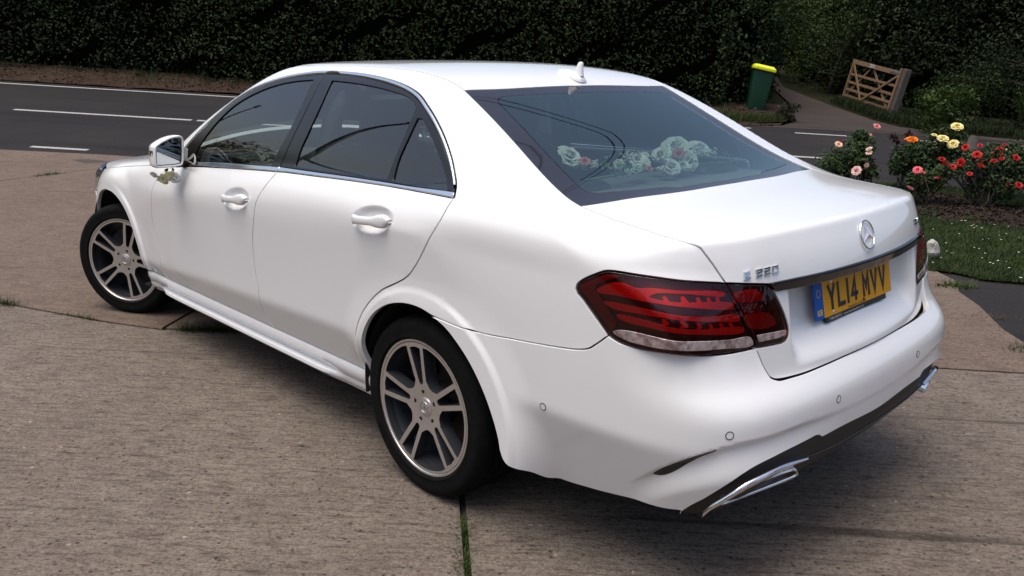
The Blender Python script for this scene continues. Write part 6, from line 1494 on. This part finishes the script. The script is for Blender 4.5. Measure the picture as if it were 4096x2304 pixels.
def rose_bush(key,label,base,clumps,n,leafm,seed,size=.052,extra=None):
    rng=np.random.default_rng(seed);x,y=base;z=float(zg(x,y));o=empty('rose_bush',(x,y,z));tag(o,label,'rose bush','rose bushes in the bed');inv=-np.array([x,y,z])
    b=MB()
    for c_,r_ in clumps:
        for k in range(3):
            p0=np.array([rng.normal(0,.04),rng.normal(0,.04),-.03]);p2=np.array(c_)+inv+rng.normal(0,r_*.35,3);p1=(p0+p2)/2+np.array([rng.normal(0,.05),rng.normal(0,.05),-.02]);b.tube([tuple(p0),tuple(p1),tuple(p2)],[.009,.007,.003],5)
    for fx,fy,fz,s,col in ROSES.get(key,[]):
        p2=np.array([fx,fy,fz])+inv;b.tube([tuple(p2*.35+np.array([0,0,.02])),tuple(p2*.75+rng.normal(0,.02,3)),tuple(p2-np.array([0,0,.01]))],[.005,.004,.0028],5)
    b.build('stems',TWIG if leafm is not MAROON else TWIG,o)
    P_=[];N_=[]
    tv=sum(r_**2 for _,r_ in clumps)
    for c_,r_ in clumps:
        k=int(n*r_**2/tv);d=unit(rng.normal(0,1,(k,3)));rr=r_*rng.uniform(.05,1.05,(k,1))**.45*(1+.25*fbm(d*2,1.6,seed)[:,None]);P_.append(np.array(c_)+inv+d*rr*[1,1,.85]);N_.append(d*.5)
    P_=np.concatenate(P_);N_=np.concatenate(N_);k=P_[:,2]>.03;leaves('foliage',P_[k],N_[k],size,leafm,o,asp=.62,fold=.10,jit=.5,up=.8,rng=rng)['kind']='stuff'
    if extra:
        for c_,r_,k in extra:
            d=unit(rng.normal(0,1,(k,3)));leaves('young_leaves',np.array(c_)+inv+d*r_*rng.uniform(.1,1,(k,1)),d,.05,MAROON,o,asp=.4,jit=.6,up=.3,rng=rng)['kind']='stuff'
    camd=np.array(CAM_C)
    for i,(fx,fy,fz,s,col) in enumerate(ROSES.get(key,[])):
        f_=bpy.data.objects.new('rose_bloom',bloom(col,i%3));COL.objects.link(f_);f_.parent=o;f_.location=tuple(np.array([fx,fy,fz])+inv)
        d=unit((camd-np.array([fx,fy,fz]))[None])[0]*.55+UPV*.7+rng.normal(0,.25,3);aim(f_,d,rng);f_.scale=(s,)*3
    return o
rose_bush('b1','bushy rose with pink and cream blooms nearest the boot',(2.12,-7.28),[((2.15,-7.30,.58),.16),((2.25,-7.17,.42),.20),((2.40,-7.02,.34),.17),((2.14,-7.24,.36),.17),((2.32,-7.10,.22),.17),((2.05,-7.32,.25),.13),((2.20,-7.30,.66),.10)],2300,ROSEL,1)
rose_bush('b2','rose with one big orange bloom and maroon young leaves',(1.82,-7.72),[((1.84,-7.74,.44),.17),((1.76,-7.85,.40),.18),((1.88,-7.68,.30),.12),((1.78,-7.82,.52),.12),((1.70,-7.9,.28),.17)],1700,ROSEL,2,extra=[((1.98,-7.66,.64),.06,34),((1.93,-7.70,.60),.06,26),((1.86,-7.80,.68),.05,22)])
rose_bush('b3','tall rose with pale yellow blooms in the middle of the bed',(1.58,-8.15),[((1.58,-8.22,.68),.13),((1.66,-8.10,.52),.16),((1.52,-8.26,.46),.18),((1.60,-8.15,.32),.18),((1.48,-8.36,.66),.10),((1.70,-8.1,.68),.09),((1.46,-8.3,.82),.07),((1.56,-8.2,.26),.17)],2100,ROSEY,3)
rose_bush('b4','low rose with pink blooms at the front of the bed',(1.34,-7.12),[((1.40,-7.08,.28),.13),((1.28,-7.20,.26),.14),((1.38,-7.10,.15),.12),((1.22,-7.26,.32),.12),((1.46,-7.02,.24),.08)],1400,ROSEL,4,.042)
rose_bush('b5','large rose covered in red blooms at the right of the bed',(.80,-7.22),[((1.10,-7.0,.40),.12),((1.0,-7.12,.42),.13),((.90,-7.22,.46),.16),((.78,-7.34,.50),.17),((.66,-7.46,.48),.17),((.84,-7.25,.30),.17),((.70,-7.38,.28),.20),((.58,-7.50,.32),.18),((.66,-7.40,.16),.14),((.62,-7.52,.62),.13),((.78,-7.36,.62),.10),((.95,-7.2,.56),.09),((.50,-7.6,.50),.16)],4300,ROSEL,5,.046)
rose_bush('b6','rose with mauve pink blooms at the far right edge',(.75,-8.05),[((.72,-8.12,.46),.17),((.78,-8.06,.36),.17),((.66,-8.2,.56),.13),((.84,-8.02,.5),.10)],1300,ROSEL,6)
# ---- flower garland on the parcel shelf ----
GARL=[[-.174,.373,1.168,.033,'white'],[-.191,-.231,1.164,.039,'white'],[-.208,-.365,1.151,.033,'white'],[-.229,-.089,1.148,.027,'white'],[-.271,.114,1.149,.022,'white'],[-.272,-.194,1.125,.031,'white'],[-.299,-.052,1.113,.027,'white'],[-.245,.367,1.155,.015,'pink'],[-.269,-.142,1.15,.017,'pink'],[-.33,.118,1.12,.01,'pink'],[-.25,.151,1.16,.018,'gyp'],[-.27,.341,1.143,.014,'gyp'],[-.28,-.273,1.141,.021,'gyp'],[-.343,.064,1.113,.015,'gyp'],[-.325,.18,1.121,.018,'gyp'],[-.244,.249,1.137,.029,'leaf'],[-.303,.243,1.107,.029,'leaf'],[-.293,.248,1.135,.019,'leaf'],[-.299,.03,1.136,.017,'leaf'],[-.303,-.113,1.133,.017,'leaf'],[-.3,-.327,1.129,.022,'fern'],[-.303,-.402,1.124,.022,'fern'],[-.333,-.43,1.106,.022,'fern'],[-.324,-.161,1.122,.014,'leaf'],[-.276,.411,1.137,.012,'leaf']]
def garland():
    rng=np.random.default_rng(5);o=empty('flower_garland',(-.28,0,1.075));tag(o,'garland of white silk flowers lying inside the rear window','flower garland');inv=-np.array([-.28,0,1.075])
    GL=leaf_mat('silk_leaf',(.12,.24,.11),(.22,.38,.18),30,.5,.3)
    extra=[[-.25,.05,1.15,.016,'white'],[-.26,.20,1.135,.015,'white'],[-.30,-.02,1.145,.016,'gyp'],[-.25,-.15,1.165,.018,'gyp'],[-.28,.08,1.13,.017,'white'],[-.30,-.13,1.11,.018,'white'],[-.31,.21,1.115,.015,'gyp'],[-.24,-.31,1.145,.018,'gyp'],[-.27,-.38,1.135,.016,'gyp'],[-.20,.33,1.15,.013,'gyp'],[-.27,.12,1.155,.02,'leaf'],[-.25,-.2,1.15,.022,'leaf'],[-.28,-.24,1.12,.022,'leaf'],[-.29,.16,1.115,.022,'leaf']]
    b=MB();b.tube([(-.30+.28,.42,1.10-1.075),(-.30+.28,.25,1.105-1.075),(-.30+.28,0,1.11-1.075),(-.29+.28,-.2,1.105-1.075),(-.32+.28,-.43,1.10-1.075)],.005,6);b.build('stem',mat('green_stem',(.10,.18,.06),.6),o)
    for i,(x,y,z,s,col) in enumerate(GARL+extra):
        p=np.array([x,y,z])+inv
        if col in ('white','pink'):
            f_=bpy.data.objects.new('rose_bloom' if col=='white' else 'pink_bud',bloom(col,i%3));COL.objects.link(f_);f_.parent=o;f_.location=tuple(p-np.array([0,0,s*.3]));aim(f_,np.array([-.5,.35,.8])+rng.normal(0,.25,3),rng);f_.scale=(s*1.22,)*3
        elif col=='gyp':
            b=MB()
            for k in range(22):
                c_=p+rng.normal(0,s*.5,3);b.box(tuple(c_),(.007,.007,.007),None,.0022)
            b.build('gypsophila',FMAT['gyp'],o)
        else:
            k=9 if col=='leaf' else 22;pts=p+rng.normal(0,s*.55,(k,3));leaves('silk_leaves',pts,np.tile([-.4,.3,.8],(k,1)),s*(1.1 if col=='leaf' else .6),GL,o,asp=.45,rng=rng)
garland()
# ---- flowers and ribbon on the wing mirror ----
def mirror_flowers():
    rng=np.random.default_rng(8);o=empty('mirror_posy',(1.80,.955,.945));tag(o,'cream flower posy tied with white ribbon under the left wing mirror','flower posy')
    RIB=mat('white_satin_ribbon',(.78,.78,.75),.35,spec=.6)
    for k,(dx,dy,dz,s,c_) in enumerate([(-.03,.055,-.015,.024,'cream2'),(-.015,.025,-.010,.028,'cream2'),(-.02,-.005,-.022,.024,'white'),(.0,.08,-.003,.016,'white'),(-.01,.04,-.034,.018,'cream2')]):
        f_=bpy.data.objects.new('bloom',bloom(c_ if c_ in FMAT else 'cream2',k%3));COL.objects.link(f_);f_.parent=o;f_.location=(dx,dy,dz);aim(f_,np.array([-.6,.4,-.5])+rng.normal(0,.2,3),rng);f_.scale=(s,)*3
    leaves('posy_leaves',np.array([0,.02,-.015])+rng.normal(0,.016,(7,3)),np.tile([-.5,.5,.2],(7,1)),.028,ROSEY,o,rng=rng)
    def ribbon(pts,w):
        L=catmull(np.array(pts,float)-np.array([1.80,.955,.945]),.006);t=np.gradient(L,axis=0);n_=np.cross(t,[.3,-.8,.4]);n_=unit(n_);b=MB();b.grid([[tuple(p-q*w/2),tuple(p+q*w/2)] for p,q in zip(L,n_)]);b.build('ribbon',RIB,o)
    ribbon([(1.80,.885,1.0),(1.765,.880,1.005),(1.735,.878,1.02),(1.715,.8765,1.03),(1.710,.876,1.01),(1.725,.877,.985),(1.755,.880,.990),(1.80,.885,.998)],.010)
    ribbon([(1.80,.886,1.0),(1.79,.885,1.03),(1.782,.884,1.055)],.022)
    ribbon([(1.80,.886,.998),(1.83,.905,1.0),(1.845,.93,.99)],.012)
FMAT['cream2']=mat('petal_cream_green',(.62,.60,.36),.6,noise=(60,(.75,.72,.52),.35,.65))
mirror_flowers()
# ---- lamp columns and overhead cables out of view: they mirror in the glass ----
def cables():
    for k,(p,q) in enumerate((((4.7,-6.6,9.0),(2.5,-14.5,9.0)),((4.35,-5.9,8.6),(2.3,-13.0,8.6)),((2.8,-5.5,8.2),(1.6,-9.9,8.2)))):
        p,q=np.array(p),np.array(q);d=q-p;b=MB();b.tube([tuple(p+d*s) for s in (-3,-1.5,-.4,0,.33,.66,1,1.4,2.4,3.6)],.014,5);o=b.build('overhead_cable',SEAL);tag(o,['highest','middle','lowest'][k]+' of the overhead cables mirrored in the rear window','cable','overhead cables')
cables()
def lamp(pts,r0,r1,label):
    pts=np.array(pts,float);o=empty('lamp_column',tuple(pts[0]));tag(o,label,'street lamp','lamp columns beside the drive');L=catmull(pts-pts[0],.4);b=MB();b.tube([tuple(p) for p in L],list(np.linspace(r0,r1,len(L))),10);b.build('column',SEAL,o)
    d=L[-1]-L[-2];d/=np.linalg.norm(d);b=MB();b.box(tuple(L[-1]+d*.25),(.5,.16,.12),Matrix.Rotation(-math.atan2(d[2],d[0]),3,'Y'),.04);b.build('lantern',SEAL,o)
lamp([(11.3,6.5,0),(11.5,6.5,2.6),(12.08,6.5,4.91),(12.83,6.5,6.42),(13.62,6.5,8.02),(13.88,6.5,9.01),(13.76,6.5,9.7)],.10,.055,'dark curved lamp column mirrored in the rear door window')
lamp([(19.5,6.5,.3),(19.8,6.5,4.0),(20.39,6.5,6.82),(21.04,6.5,8.22),(21.63,6.5,9.65)],.07,.04,'slimmer lamp column mirrored in the front door window')
# ---------- level the world: the drive slopes, true vertical is UP ----------
Rl=UP.rotation_difference(Vector((0,0,1))).to_matrix().to_4x4()
bpy.context.view_layer.update()
for o in list(COL.objects):
    if o.parent is None: o.matrix_world=Rl@o.matrix_world
